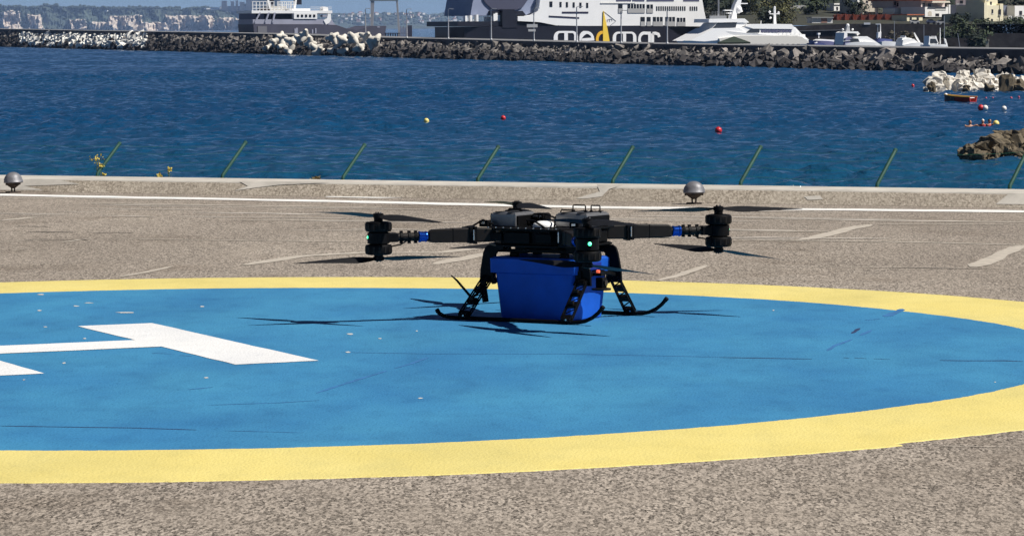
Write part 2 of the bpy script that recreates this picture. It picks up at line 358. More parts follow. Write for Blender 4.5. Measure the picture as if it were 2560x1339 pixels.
for px, wd in (([(0, 552), (45, 548), (90, 543)], .5), ([(275, 596.5), (470, 600), (860, 604.5), (905, 605)], .10), ([(570, 550), (860, 551.5), (1020, 553)], .16), ([(150, 607), (230, 596)], .10), ([(30, 627), (75, 621)], .13),
               ([(295, 693), (360, 682), (432, 666)], .12), ([(610, 663), (660, 655), (760, 640), (900, 632), (1100, 632), (1220, 618)], .35), ([(0, 496), (240, 497), (420, 500)], .5), ([(230, 508), (700, 516), (1000, 520)], .22),
               ([(1815, 576.5), (1960, 578), (2075, 579.5)], .22), ([(2000, 601), (2060, 589), (2120, 573), (2175, 562)], .3), ([(2170, 562), (2300, 560), (2560, 562)], .14), ([(1835, 601), (2100, 603), (2330, 607), (2560, 613)], .16),
               ([(2430, 668), (2480, 650), (2520, 628), (2556, 614)], .30), ([(1880, 667), (2150, 668), (2435, 671)], .05), ([(1645, 702), (1700, 688), (1765, 664)], .16), ([(1085, 661), (1150, 648), (1240, 630)], .3),
               ([(2270, 1114), (2400, 1116), (2600, 1119)], .035), ([(0, 605), (60, 602), (130, 599)], .08), ([(2480, 590), (2540, 588)], .1), ([(1850, 545), (2200, 552), (2600, 556)], .2)):
    strip(px, min(.17, wd*.55), .004, SEAL, 'crack_seal', PAD, jit=.15)
for px, wd in (([(40, 566), (120, 567)], .12), ([(70, 580), (190, 581)], .1), ([(230, 583), (335, 582)], .12), ([(100, 602), (220, 599)], .12), ([(2230, 669.5), (2500, 673)], .035), ([(60, 599.5), (130, 598)], .1), ([(2290, 1119.5), (2450, 1122)], .012)):
    strip(px, wd, .0045, DKS, 'dark_seam', PAD)
g = MB(); g.add([gz(x, y)+Vector((0, 0, .005)) for x, y in ((812, 493), (840, 487), (905, 484), (1030, 483), (1044, 494), (940, 496))], [tuple(range(6))]); g.build('cement_patch', WLN, PAD)
CRK = mat('dark_paint_crack', (.010, .030, .10), .8, var=.3, scale=15)
WRN = mat('worn_blue_seam', (.028, .14, .34), .7, var=.2, scale=8)
for px, wd, m in (([(1800, 893), (1880, 894.5), (2030, 897)], .035, CRK), ([(2108, 894), (2122, 895)], .05, CRK), ([(2135, 894), (2165, 896)], .05, CRK), ([(2185, 896.5), (2225, 898)], .05, CRK), ([(2350, 900), (2420, 901), (2510, 901), (2558, 903)], .055, CRK),
                  ([(1070, 893), (1030, 908), (985, 921)], .03, WRN), ([(965, 926), (930, 938), (880, 953), (790, 982)], .03, WRN), ([(0, 1064), (190, 1067), (330, 1069), (492, 1074)], .022, CRK), ([(560, 1076), (760, 1081)], .015, WRN),
                  ([(2255, 772), (2235, 784), (2215, 791)], .16, WRN), ([(2165, 800), (2200, 797)], .13, WRN), ([(2150, 820), (2130, 833)], .07, CRK), ([(2130, 848), (2090, 863), (2070, 876)], .07, WRN), ([(2180, 825), (2150, 838)], .08, WRN),
                  ([(850, 880), (1080, 884), (1400, 884), (1800, 892)], .02, WRN), ([(380, 882), (430, 884)], .06, WRN), ([(450, 888), (480, 890)], .05, WRN), ([(470, 973), (530, 967)], .03, WRN), ([(520, 1012), (700, 1006), (800, 1000)], .02, WRN)):
    strip(px, wd*(.45 if wd > .06 else .8), .0012, m, 'paint_crack', BLU, z0=.004, seg=.08, jit=.4)
CHIP = mat('bare_chip', (.46, .47, .46), .85)
for x, y, w_, h_ in ((101, 736, 26, 4), (191, 765, 20, 4), (315, 781, 70, 4), (222, 757, 30, 3), (98, 776, 16, 4), (113, 817, 16, 3), (212, 846, 12, 4), (160, 907, 12, 5), (876, 834.5, 24, 5), (870, 880, 18, 5), (950, 846, 14, 3), (1042, 827, 8, 4), (516, 944, 16, 5), (1050, 995, 20, 4), (1934, 775.5, 8, 3), (2488, 955, 8, 3), (505, 766, 14, 4), (60, 949, 10, 3)):
    g = MB(); P = []
    for k in range(9):
        a = 2*math.pi*k/9; P.append(gz(x+math.cos(a)*w_*.4*(.6+.5*R.random()), y+math.sin(a)*h_*.4*(.6+.5*R.random()), .004)+Vector((0, 0, .0016)))
    g.add(P, [tuple(range(9))]); g.build('paint_chip', CHIP, BLU)

# ------------------------------------------------------------------ safety fence behind the kerb
GRN = mat('dark_green_paint', (.006, .060, .040), .7, var=.2, scale=12)
fence = thing('safety_fence', 'row of slim green posts leaning out over the water behind the kerb', 'fence', kp(6, KW, KH))
tops = []; UPV = (KN*.55 + KD*.06 + Vector((0, 0, .47)))
for px, py in ((-90, 437), (232, 441), (538, 446), (855, 449), (1200, 453), (1534, 458), (1858, 462), (2197, 467), (2525, 472), (2860, 476)):
    q = gz(px, py, KH); s = (q-KA).dot(KD); b = kp(s, KW+.045, 0)
    L = .86+R.uniform(-.04, .04); t = b + Vector((0, 0, KH)) + UPV*L
    g = MB(); g.tube([b-Vector((0, 0, .25)), b+Vector((0, 0, KH-.03)), b+Vector((0, 0, KH+.02))+UPV*.03, t], .023, 8); g.tube([t, t+UPV.normalized()*.03], .025, 8)
    g.box(b+Vector((0, 0, -.1)), (.06, .05, .12), math.atan2(KD.y, KD.x))
    g.build('post', GRN, fence, 40, world=True); tops.append((b+Vector((0, 0, KH)), t))
WIR = mat('green_net_wire', (.03, .16, .09), .5)
for fr in (.25, .5, .75, .97):
    g = MB(); pts = []
    for (b, t), (b2, t2) in zip(tops, tops[1:]):
        for k in range(6):
            u = k/6; p = (b.lerp(t, fr)).lerp(b2.lerp(t2, fr), u); pts.append(p - Vector((0, 0, .03*4*u*(1-u))))
    g.tube(pts, .0016, 4, False); g.build('net_wire', WIR, fence, world=True)

# ------------------------------------------------------------------ perimeter floodlights
GREYP = mat('weathered_grey_enamel', (.17, .17, .185), .5, var=.2, scale=14, bump=.1, metal=.2)
RUST = mat('rusty_dark_iron', (.055, .042, .035), .75, var=.4, scale=25, bump=.3)
DARKG = mat('dark_glass', (.012, .012, .015), .12)
def floodlight(px, py, turn, label):
    p = gz(px, py); r = thing('floodlight', label, 'floodlight', p, turn, 'helipad floodlights'); r.scale = (1.1, 1.1, 1.1)
    g = MB(); g.box((0, 0, .008), (.15, .09, .016)); g.build('base_plate', RUST, r)
    for sx in (-.017, .019):
        g = MB(); g.tube([(sx, 0, .014), (sx*1.1, .002, .06)], .0085, 8); g.build('leg', RUST, r)
    g = MB(); g.lathe((0, 0, 0), [(.018, .05), (.034, .06), (.066, .082), (.082, .105), (.086, .118)], 20, 1, .85); g.build('housing', RUST, r, True)
    g = MB(); n = 20; rings = []
    for i in range(9):
        a = math.pi/2*i/8; rr = math.cos(a); rings.append([(rr*.112*math.cos(2*math.pi*k/n), rr*.098*math.sin(2*math.pi*k/n)-.004-(.012 if i == 0 else 0), .125+.112*math.sin(a)*.98) for k in range(n)])
    g.loft(rings); h = g.build('hood', GREYP, r, 50)
    g = MB(); g.lathe((0, -.004, .112), [(.104, 0), (.112, .004), (.112, .012), (.106, .015)], 24, 1, .88); g.build('rim', GREYP, h, True)
    g = MB(); g.box((-.012, -.079, .099), (.034, .024, .02)); g.build('cable_box', RUST, r, bevel=.003)
    for sx in (-.088, .088):
        g = MB(); g.tube([(sx*.86, 0, .10), (sx*1.08, 0, .10)], .013, 10); g.build('pivot_knob', RUST, r, True)
    g = MB(); g.lathe((0, .055, .1), [(.05, -.012), (.058, 0), (.05, .012)], 18, 1, .35); g.build('lens', DARKG, r, True)
floodlight(1735, 510, .05, 'grey domed floodlight standing before the kerb right of the drone')
floodlight(33, 482, .75, 'grey domed floodlight at the left edge of the helipad')

# ------------------------------------------------------------------ weeds at the kerb
STEM = mat('weed_stem', (.14, .19, .06), .8, var=.2, scale=30); FLW = mat('yellow_weed_flower', (.58, .46, .09), .8, var=.25, scale=40); DRY = mat('dry_weed', (.25, .19, .08), .85, var=.3, scale=40)
def weed(base, stems, label, flower=FLW, stem=STEM, head=.036, dens=34):
    r = thing('weed', label, 'weed', base)
    for (dx, dy, h, hr) in stems:
        g = MB(); P = [Vector((0, 0, 0)).lerp(Vector((dx, dy, h)), t) + Vector((dx*.25*math.sin(t*3), 0, 0)) for t in (0, .3, .6, 1)]
        g.tube(P, [.006, .005, .004, .003], 5)
        for k in range(5):
            q = P[1].lerp(P[3], R.random()*.7); d = Vector((R.uniform(-1, 1), R.uniform(-1, 1), R.uniform(.1, .9))).normalized()*R.uniform(.03, .07)
            g.add([q, q+d*.6+Vector((.008, 0, .004)), q+d, q+d*.6-Vector((.008, 0, 0))], [(0, 1, 2, 3)])
        g.build('stem', stem, r)
        if hr:
            g = MB()
            for k in range(dens):
                c = P[3] + Vector((R.gauss(0, hr*.5), R.gauss(0, hr*.5), R.gauss(0, hr*.3))); d = Vector((R.uniform(-1, 1), R.uniform(-1, 1), R.uniform(-.3, 1))).normalized(); sx = d.orthogonal().normalized()*head*.35; sy = d.cross(sx)
                g.add([c-sx, c-sy, c+sx, c+sy], [(0, 1, 2, 3)])
            g.build('flower_head', flower, r)['kind'] = 'stuff'
def kout(px, py, off=KW+.12):
    q = gz(px, py, KH); return kp((q-KA).dot(KD), off, -.05)
weed(kout(238, 441), [(-.07, .03, .42, .075), (-.02, .02, .33, .04), (.0, .0, .26, 0), (.03, .01, .22, .02)], 'tall weed with yellow flower clusters by the leftmost green post')
weed(kout(370, 444), [(0, 0, .22, .05), (.02, 0, .19, .03)], 'low bright yellow flowers peeking over the kerb')
weed(kout(398, 444), [(0, 0, .29, .035), (-.01, 0, .2, 0)], 'thin stalk with a small tan flower head above the kerb')
weed(kout(780, 448), [(.02, 0, .21, .05), (-.03, 0, .2, .05), (.0, .02, .2, .04)], 'dry brown tuft behind the kerb', DRY, DRY)
weed(gz(573, 481), [(.008, .02, .075, .01), (-.01, .02, .05, .008), (.0, .0, .04, 0)], 'small dark tuft growing at the foot of the kerb', STEM, STEM, .02, 10)

# ------------------------------------------------------------------ cargo drone
CARB = mat('black_carbon', (.0025, .0025, .0032), .55, var=.3, scale=30, spec=.14)
ARMM = mat('dark_grey_arm', (.012, .010, .009), .5, var=.15, scale=20, spec=.2)
BLADE = mat('grey_black_blade', (.014, .014, .015), .5, var=.15, scale=18, spec=.18)
ANOD = mat('blue_anodised_ring', (.015, .09, .50), .22, metal=.85, var=.1, scale=30)
ALU = mat('brushed_aluminium', (.27, .27, .275), .45, metal=.7, var=.08, scale=40, stretch=(1, 1, 12))
STEEL = mat('bright_steel', (.7, .7, .7), .25, metal=1)
WPL = mat('white_plastic', (.82, .82, .80), .35)
GLED = mat('green_led', (.3, 1, .6), .3, emit=(.06, 1, .38, 2.6)); RLED = mat('red_led', (1, .15, .08), .3, emit=(1, .16, .06, .6))
YAW = math.radians(-32); DX, DY = .267, 24.87
drone = thing('cargo_drone', 'black four-armed cargo drone with stacked propellers standing on the blue circle', 'drone', (DX, DY, .0045), YAW)
# central frame
def octo(h, c): return [(-h+c, -h), (h-c, -h), (h, -h+c), (h, h-c), (h-c, h), (-h+c, h), (-h, h-c), (-h, -h+c)]
g = MB(); g.prism(octo(.375, .15), .618, .632); fr = g.build('top_plate', CARB, drone, bevel=.003)
g = MB(); g.prism(octo(.365, .15), .505, .519); g.build('bottom_plate', CARB, drone, bevel=.003)
g = MB(); g.prism(octo(.335, .14), .5195, .6175); core = g.build('frame_body', CARB, drone, bevel=.004)
for i in range(10):
    a = -.27+.06*i
    for s in (-1, 1):
        g = MB(); g.tube([(a, s*.37, .632), (a, s*.37, .639)], .0055, 6); g.build('bolt', STEEL, fr)
for x, y, dx, dy, z0, z1 in ((-.05, -.345, .20, .03, .53, .605), (.16, -.345, .12, .03, .54, .60), (-.345, .02, .03, .2, .535, .60), (.345, .05, .03, .22, .53, .605), (-.22, -.345, .09, .024, .545, .60)):
    g = MB(); g.box((x, y, (z0+z1)/2), (dx, dy, z1-z0)); g.build('controller_cover', CARB, core, bevel=.005)
# arms, motor pods, propellers
MP = {'A': (-.824, -.89), 'B': (.824, -.89), 'C': (.824, .89), 'D': (-.824, .89)}
PR = {('A', 1): ((770, 530), (1100, 556), -1), ('A', 0): ((735, 662), (1150, 645), 1), ('C', 1): ((1575, 525), (2005, 518), 1), ('C', 0): ((1637, 605), (1948, 652), -1),
      ('D', 1): ((1215, 504), (1385, 522), -1), ('D', 0): ((1120, 620), (1460, 606), 1), ('B', 1): ((1340, 545), (1580, 557), -1), ('B', 0): ((1293, 643), (1631, 682), -1)}
PRAD = .60
def blade_mesh(flip):
    g = MB(); rings = []
    for i in range(15):
        t = i/14; r = .028+(PRAD-.028)*t
        ch = .034+.070*math.sin(min(1, t/.28)*math.pi/2) if t < .28 else .104*(1-((t-.28)/.72))**.75*.88+.0125
        pit = math.radians(25-15*t)*flip; th = .0075*(1-t)+.0022; lead = .36*ch
        row = []
        for cx_, tz in ((lead, 0), (lead*.55, .8), (-.05*ch, 1), (-.45*ch, .45), (-.64*ch, 0), (-.45*ch, -.35), (-.05*ch, -.5), (lead*.55, -.5)):
            y = cx_*flip; z = tz*th/2
            row.append((r, y*math.cos(pit)-z*math.sin(pit)*0, y*math.sin(pit)*flip*flip+z-.012*t*t))
        rings.append(row)
    return g.loft(rings).mesh('blade', BLADE, 60)
BM = {1: blade_mesh(1), -1: blade_mesh(-1)}
armP = {}
for key, (mx, my) in MP.items():
    d = Vector((mx, my, 0)); r0 = d.length; d.normalize(); s = Vector((-d.y, d.x, 0)); Zc = 0.578
    # inner thick arm: boxy, tapering
    g = MB(); rings = []
    for r_, hw, lo, hi in ((.40, .044, .535, .627), (.52, .043, .534, .632), (.62, .041, .534, .632), (.84, .037, .537, .625), (.862, .034, .541, .611)):
        c = d*r_; rings.append([c+s*hw+Vector((0, 0, lo+.008)), c+s*(hw-.008)+Vector((0, 0, lo)), c-s*(hw-.008)+Vector((0, 0, lo)), c-s*hw+Vector((0, 0, lo+.008)), c-s*hw+Vector((0, 0, hi-.008)), c-s*(hw-.008)+Vector((0, 0, hi)), c+s*(hw-.008)+Vector((0, 0, hi)), c+s*hw+Vector((0, 0, hi-.008))])
    g.loft(rings); arm = g.build('arm', ARMM, drone, 30)
    for r_, lo, hi, hw in ((.545, .522, .642, .056), (.575, .526, .640, .050), (.70, .533, .6315, .0415)):
        g = MB(); g.beam(d*(r_-(.011 if hw > .045 else .003)) + Vector((0, 0, (lo+hi)/2)), d*(r_+(.011 if hw > .045 else .003)) + Vector((0, 0, (lo+hi)/2)), hw*2, hi-lo); g.build('arm_clamp', CARB, arm, bevel=.003)
    for sgn in (-1, 1):
        g = MB(); q = d*.56+s*sgn*.059+Vector((0, 0, .55)); g.tube([q, q+Vector((0, 0, .07))], .006, 8); g.build('hinge_pin', STEEL, arm)
    g = MB(); g.tube([d*.85+Vector((0, 0, Zc)), d*(r0-.06)+Vector((0, 0, Zc))], .0285, 16); tube = g.build('arm_tube', ARMM, drone, 40)
    g = MB(); g.tube([d*q+Vector((0, 0, Zc)) for q in (.874, .880, .886, .889, .918, .922, .932, .936)], [.034, .037, .037, .034, .034, .0385, .0385, .034], 18); g.build('collar', ANOD, tube, 30)
    for r_ in (.955, 1.0, 1.055):
        g = MB(); g.tube([d*(r_-.009)+Vector((0, 0, Zc)), d*(r_+.009)+Vector((0, 0, Zc))], .034, 12); g.build('tube_clamp', CARB, tube, 30)
        for zz in (-1, 1):
            g = MB(); g.box(d*r_+Vector((0, 0, Zc+zz*.037)), (.02, .02, .012), math.atan2(d.y, d.x)); g.build('clamp_bolt', CARB, tube)
    g = MB(); g.tube([d*1.02+s*.02+Vector((0, 0, Zc-.025)), d*1.07+s*.03+Vector((0, 0, Zc-.05)), d*1.13+s*.02+Vector((0, 0, Zc-.06))], .005, 6); g.build('motor_cable', CARB, tube, True)
    # pod
    g = MB(); g.lathe((mx, my, 0), [(.055, .535), (.076, .54), (.076, .612), (.055, .617)], 24); pod = g.build('motor_pod', CARB, drone, 30)
    g = MB(); g.beam(d*(r0-.13)+Vector((0, 0, Zc)), d*(r0-.03)+Vector((0, 0, Zc)), .085, .062); g.build('pod_bracket', CARB, pod, bevel=.005)
    for lo, hi in ((.6175, .688), (.462, .5345)):
        g = MB(); g.lathe((mx, my, 0), [(.07, lo), (.086, lo+.005), (.090, lo+.014), (.090, hi-.014), (.086, hi-.005), (.06, hi)], 28); can = g.build('motor_can', CARB, pod, 35)
        for k in range(14):
            a = 2*math.pi*k/14; g = MB(); g.box((mx+.0905*math.cos(a), my+.0905*math.sin(a), (lo+hi)/2), (.003, .012, .04), a); g.build('cooling_slot', ARMM, pod)
    lp = Vector((mx, my, 0))+d*(.071 if key == 'B' else .0675)+Vector((0, 0, .582))
    g = MB(); g.sphere(lp, .0135, 10, 6); g.build('status_light', GLED, pod, True)
    g = MB(); g.lathe((lp.x, lp.y, 0), [(.019, .566), (.019, .570)], 12); g.build('light_base', CARB, pod)
    # propellers
    for up in (1, 0):
        pl, pr_, sg = PR[(key, up)]; zh = .728 if up else .438
        wx = DX + mx*math.cos(YAW)-my*math.sin(YAW); wy = DY + mx*math.sin(YAW)+my*math.cos(YAW)
        dX = min((pr_[0]-pl[0])/2*wy/F, PRAD*.985); dYv = sg*math.sqrt(PRAD**2-dX**2)
        px0 = 1280+wx/wy*F; yh = hor(px0)+(CAMZ-zh)*F/wy
        dy = (pr_[1]-pl[1])/2 - SL*(pr_[0]-pl[0])/2; pred = -(yh-hor(px0))*dYv/wy
        dz = max(-.035, min(.035, -(dy-pred)*wy/F))
        th = math.atan2(dYv, dX)-YAW; tl = -math.asin(dz/PRAD)
        zc = (.688, .745) if up else (.418, .462)
        g = MB(); g.lathe((0, 0, 0), [(.020, zc[0]-zh-.001), (.031, zc[0]-zh+.003), (.031, zh*0+(-.016)), (.036, -.014), (.036, .012), (.024, .016), (.020, zc[1]-zh)] if up else [(.020, zc[0]-zh), (.028, zc[0]-zh+.004), (.036, -.014), (.036, .012), (.031, .014), (.031, zc[1]-zh-.003), (.02, zc[1]-zh+.001)], 18)
        hub = g.build('propeller', CARB, drone, 35); hub.location = (mx, my, zh)
        for q in (0, math.pi):
            o = link('blade', BM[1 if up else -1], hub)
            o.rotation_euler = (Matrix.Rotation(th, 3, 'Z') @ Matrix.Rotation(tl, 3, 'Y') @ Matrix.Rotation(q, 3, 'Z')).to_euler()
        for q in range(4):
            a = th+math.pi/4+q*math.pi/2; g = MB(); sgz = 1 if up else -1
            g.tube([(.016*math.cos(a), .016*math.sin(a), sgz*.012), (.016*math.cos(a), .016*math.sin(a), sgz*.024)], .004, 6); g.build('hub_screw', STEEL if q == 0 else CARB, hub)
# things on the top deck
def battery(x, y, dx, dy, h):
    g = MB(); g.box((x, y, .6325+h/2), (dx, dy, h)); b = g.build('battery', ALU, drone, bevel=.006)
    g = MB(); g.box((x, y, .6325+h+.004), (dx*.92, dy*.92, .008)); g.build('battery_lid', ALU, b, bevel=.003)
    for sx in (-.52, .52):
        g = MB(); g.box((x+sx*dx, y, .6325+h*.5), (.012, dy*.9, h*.7)); g.build('battery_strap', CARB, b)
    for q in (-.25, .25):
        g = MB(); g.box((x+q*dx, y, .6325+h+.0105), (.03, dy*1.02, .005)); g.build('battery_strap', CARB, b)
    return b
def handle(x, y, wd, z0, h, al=0., par=None):
    ux, uy = math.cos(al), math.sin(al); g = MB()
    g.tube([(x-ux*wd/2, y-uy*wd/2, z0), (x-ux*wd/2, y-uy*wd/2, z0+h*.85), (x-ux*wd*.44, y-uy*wd*.44, z0+h), (x+ux*wd*.44, y+uy*wd*.44, z0+h), (x+ux*wd/2, y+uy*wd/2, z0+h*.85), (x+ux*wd/2, y+uy*wd/2, z0)], .0048, 8)
    for q in (-1, 1): g.box((x+q*ux*wd/2, y+q*uy*wd/2, z0+.006), (.018, .014, .012), al)
    g.build('handle', CARB, par or drone, 40)
b1 = battery(-.245, -.09, .20, .26, .088); b2 = battery(.225, .05, .25, .30, .088)
handle(-.37, -.13, .062, .632, .082); handle(-.03, -.06, .06, .632, .085); handle(.17, .10, .10, .728, .045, 0, b2); handle(.30, .10, .07, .728, .045, 0, b2); handle(.02, .20, .12, .632, .1); handle(-.25, -.06, .10, .728, .02, 0, b1)
g = MB(); g.box((-.085, .02, .675), (.09, .11, .075)); av = g.build('avionics_box', CARB, drone, bevel=.005)
g = MB(); g.box((-.085, -.037, .70), (.07, .004, .012)); g.build('connector', STEEL, av)
g = MB(); g.box((-.085, .02, .716), (.075, .09, .006)); g.build('avionics_lid', ARMM, av)
g = MB(); g.lathe((.07, -.20, .632), [(.078, 0), (.080, .012), (.074, .026), (.058, .038), (.036, .045), (.012, .048)], 28); dm = g.build('antenna_dome', WPL, drone, True)
g = MB(); g.lathe((.07, -.20, .6325), [(.09, 0), (.09, .006)], 28); g.build('dome_base', CARB, dm)
for pts in ([(-.1, -.13, .64), (-.04, -.24, .685), (.05, -.29, .68), (.13, -.30, .64)], [(.0, -.1, .66), (.06, -.16, .72), (.16, -.2, .70), (.2, -.28, .63)], [(-.3, -.26, .65), (-.36, -.3, .68), (-.42, -.33, .64), (-.45, -.42, .63)], [(.32, -.15, .65), (.38, -.22, .68), (.42, -.33, .64), (.47, -.45, .63)]):
    g = MB(); P = [Vector(p) for p in pts]; Q = [P[0].lerp(P[1], .5) if k == 0 else P[k] for k in range(4)]; g.tube([P[0]]+Q[1:], .007, 7); g.build('cable', CARB, drone, True)
for x, y in ((-.36, -.27), (.35, -.25), (.1, .27)):
    g = MB(); g.box((x, y, .655), (.07, .05, .045)); sw_ = g.build('power_switch', CARB, drone, bevel=.004)
    g = MB(); g.box((x, y-.027, .66), (.03, .006, .014)); g.build('switch_plate', STEEL, sw_)
# payload rails under the frame
for s in (-.15, .15):
    g = MB(); g.box((0, s, .466), (.66, .03, .024)); rl = g.build('payload_rail', CARB, drone, bevel=.003)
    for x in (-.25, -.12, .12, .25):
        g = MB(); g.box((x, s, .492), (.03, .03, .027)); g.build('rail_spacer', CARB, rl)
    for x in (-.2, .2):
        g = MB(); g.box((x, s, .4395), (.06, .035, .028)); g.build('payload_clamp', CARB, rl, bevel=.003)
# landing gear: bows, trusses, side plates, skids
for e in (-1, 1):
    U = .38*e
    g = MB(); P = [(U, .235*math.sin(t*math.pi/2), .262+.062*math.cos(t*math.pi/2)) for t in [-1+.125*k for k in range(17)]]
    for a, b in zip(P, P[1:]): g.beam(a, b, .05, .022)
    bow = g.build('gear_bow', CARB, drone)
    for k in range(9):
        y = -.2+.05*k; g = MB(); g.box((U, y, .262+.062*math.cos(y/.235*math.pi/2)+.014), (.03, .014, .01)); g.build('bow_rib', CARB, bow)
    for v in (-1, 1):
        a = Vector((U, v*.205, .285)); b = Vector((U*(1.16 if e < 0 else 1.0), v*.43, .028))
        g = MB()
        for q in (-.036, .036):
            for w_ in (-.012, .012): g.beam(a+Vector((q, 0, w_)), b+Vector((q*1.15, 0, w_)), .007, .009)
        n = 7
        for k in range(n):
            p0 = a.lerp(b, k/n); p1 = a.lerp(b, (k+1)/n); sg = 1 if k % 2 else -1
            g.beam(p0+Vector((sg*.034, 0, 0)), p1+Vector((-sg*.036, 0, 0)), .007, .007)
        leg = g.build('leg', CARB, drone)
        for t in (.06, .34, .62, .95):
            p = a.lerp(b, t); g = MB(); g.beam(p-(b-a).normalized()*.022, p+(b-a).normalized()*.022, .076, .026); g.build('leg_block', CARB, leg, bevel=.003)
        for t in (.34, .62):
            p = a.lerp(b, t)+Vector((0, v*.012, .016)); g = MB(); g.box(p, (.03, .022, .018)); g.build('leg_fastener', ARMM, leg)
        g = MB(); g.prism([(e*x, z) for x, z in ((.445, .245), (.44, .33), (.415, .45), (.40, .485), (.375, .503), (.25, .5035), (.25, .475), (.29, .468), (.315, .44), (.325, .37), (.34, .245))], v*.205-.009, v*.205+.009, 'y')
        pl = g.build('side_plate', CARB, drone, bevel=.002)
        g = MB(); g.prism([(e*x, z) for x, z in ((.335, .235), (.375, .29), (.375, .345), (.30, .345), (.30, .33), (.33, .33), (.33, .285), (.31, .25))], v*.205-.02, v*.205+.02, 'y'); g.build('box_bracket', CARB, pl)
for v in (-1, 1):
    y = v*.43; P = [(-.655, y, .060), (-.64, y, .040), (-.60, y, .022), (-.55, y, .0145), (.40, y, .0135), (.47, y, .016), (.53, y, .028), (.585, y, .052), (.63, y, .085), (.668, y, .125)]
    g = MB(); g.tube(P, .0135, 12); sk_ = g.build('skid', CARB, drone, 40)
    for p0, p1 in ((P[-2], P[-1]), (P[1], P[0])):
        a = Vector(p0); b = Vector(p1); g = MB(); g.tube([b-(b-a).normalized()*.02, b+(b-a).normalized()*.006], .0155, 12); g.build('end_cap', CARB, sk_, 40)
    for x in (-.44, .38):
        g = MB(); g.box((x, y, .030), (.07, .034, .020)); g.build('skid_clamp', CARB, sk_, bevel=.003)
        g = MB(); g.tube([(x+.01, y-.018, .032), (x+.01, y-.024, .032)], .006, 8); g.build('skid_bolt', STEEL, sk_)
# nose camera
g = MB(); g.box((.455, -.09, .262), (.056, .062, .07)); cm = g.build('nose_camera', CARB, drone, bevel=.006)
g = MB(); g.box((.42, -.09, .318), (.10, .05, .02)); g.build('camera_mount', CARB, cm)
g = MB(); g.lathe((.455, -.09, 0), [(.064, .212), (.066, .216), (.066, .224), (.05, .2265)], 24); g.build('sensor_disc', ARMM, cm, 40)
g = MB(); g.tube([(.482, -.09, .262), (.496, -.09, .262)], .02, 14); g.build('camera_lens', DARKG, cm, 40)
g = MB(); g.tube([(.43, -.09, .325), (.432, -.092, .345)], .013, 10); g.build('warning_light', RLED, cm, 40)
# antennas at the rear leg
g = MB(); g.tube([(-.47, -.27, .135), (-.60, -.262, .255), (-.65, -.26, .29)], [.010, .008, .004], 8); g.build('antenna', CARB, drone, 40)
g = MB(); g.box((-.395, -.235, .185), (.046, .014, .15), ry=math.radians(-9)); g.build('antenna', CARB, drone, bevel=.003)
g = MB(); g.tube([(-.47, -.27, .14), (-.40, -.25, .2), (-.38, -.235, .26)], .008, 8); g.build('antenna_bracket', CARB, drone, 40)
# the load
BLUP = mat('royal_blue_plastic', (.009, .095, .50), .5, var=.12, scale=4, bump=.05, bscale=80, spec=.25)
cb = thing('cargo_box', 'royal blue plastic cargo box held under the drone', 'box', (DX, DY, .0045), YAW)
def rect(a, b, z, c=.02): return [(-a+c, -b, z), (a-c, -b, z), (a, -b+c, z), (a, b-c, z), (a-c, b, z), (-a+c, b, z), (-a, b-c, z), (-a, -b+c, z)]
g = MB(); g.loft([rect(.285, .19, .002), rect(.293, .198, .008), rect(.318, .224, .315)]); bx = g.build('body', BLUP, cb, bevel=.003)
g = MB(); g.loft([rect(.326, .23, .316), rect(.350, .243, .318), rect(.352, .245, .413), rect(.348, .241, .418)]); rm = g.build('rim', BLUP, cb, bevel=.002)
g = MB(); g.loft([rect(.34, .233, .4185), rect(.336, .229, .4245)]); g.build('lid', BLUP, cb)
for sgn in (-1, 1):
    g = MB(); g.box((sgn*.353, 0, .366), (.010, .16, .05)); g.build('handle_recess', mat('deep_blue_plastic', (.006, .025, .22), .4), rm, bevel=.004)
    for k in range(5 if sgn > 0 else 0):
        g = MB(); g.box((-.24+.12*k, sgn*.2445, .352), (.008, .008, .06)); g.build('rib', BLUP, rm)

# ------------------------------------------------------------------ breakwater
ROCKD = mat('dark_harbour_rock', (.050, .045, .046), .9, var=.45, scale=1.5, bump=.5, bscale=5, rnd=.45)
ROCKP = mat('pale_limestone', (.62, .585, .52), .85, var=.2, scale=1.5, bump=.4, bscale=5, rnd=.15)
ROCKB = mat('brown_shore_rock', (.115, .09, .055), .85, var=.5, scale=3, bump=.5, bscale=12, rnd=.2)
WALLM = mat('dark_breakwater_wall', (.10, .09, .09), .9, var=.25, scale=.4, bump=.2)
WCAP = mat('grey_wall_cap', (.17, .17, .175), .8, var=.15, scale=.5)
def rock_mesh(seed, m, nm='rock', flat=.8, cuts=1):
    r = random.Random(seed); g = MB(); import bmesh
    bm = bmesh.new(); bmesh.ops.create_cube(bm, size=1.25); bmesh.ops.subdivide_edges(bm, edges=bm.edges[:], cuts=cuts, use_grid_fill=True)
    off = Vector((r.uniform(0, 99), r.uniform(0, 99), r.uniform(0, 99)))
    for v in bm.verts:
        l = v.co.length; v.co = v.co*(1-.30*(l-.625)/.46); v.co += Vector([noise.noise(v.co*1.3+off+Vector((k*7, 0, 0))) for k in range(3)])*.55 + Vector([noise.noise(v.co*4.1+off+Vector((k*7, 5, 0))) for k in range(3)])*(.16 if cuts > 1 else .0) + Vector((r.uniform(-1, 1), r.uniform(-1, 1), r.uniform(-1, 1)))*(.09 if cuts == 1 else .035)
        v.co.z *= flat
    bmesh.ops.recalc_face_normals(bm, faces=bm.faces); me = bpy.data.meshes.new(nm); bm.to_mesh(me); bm.free(); me.materials.append(m); return me
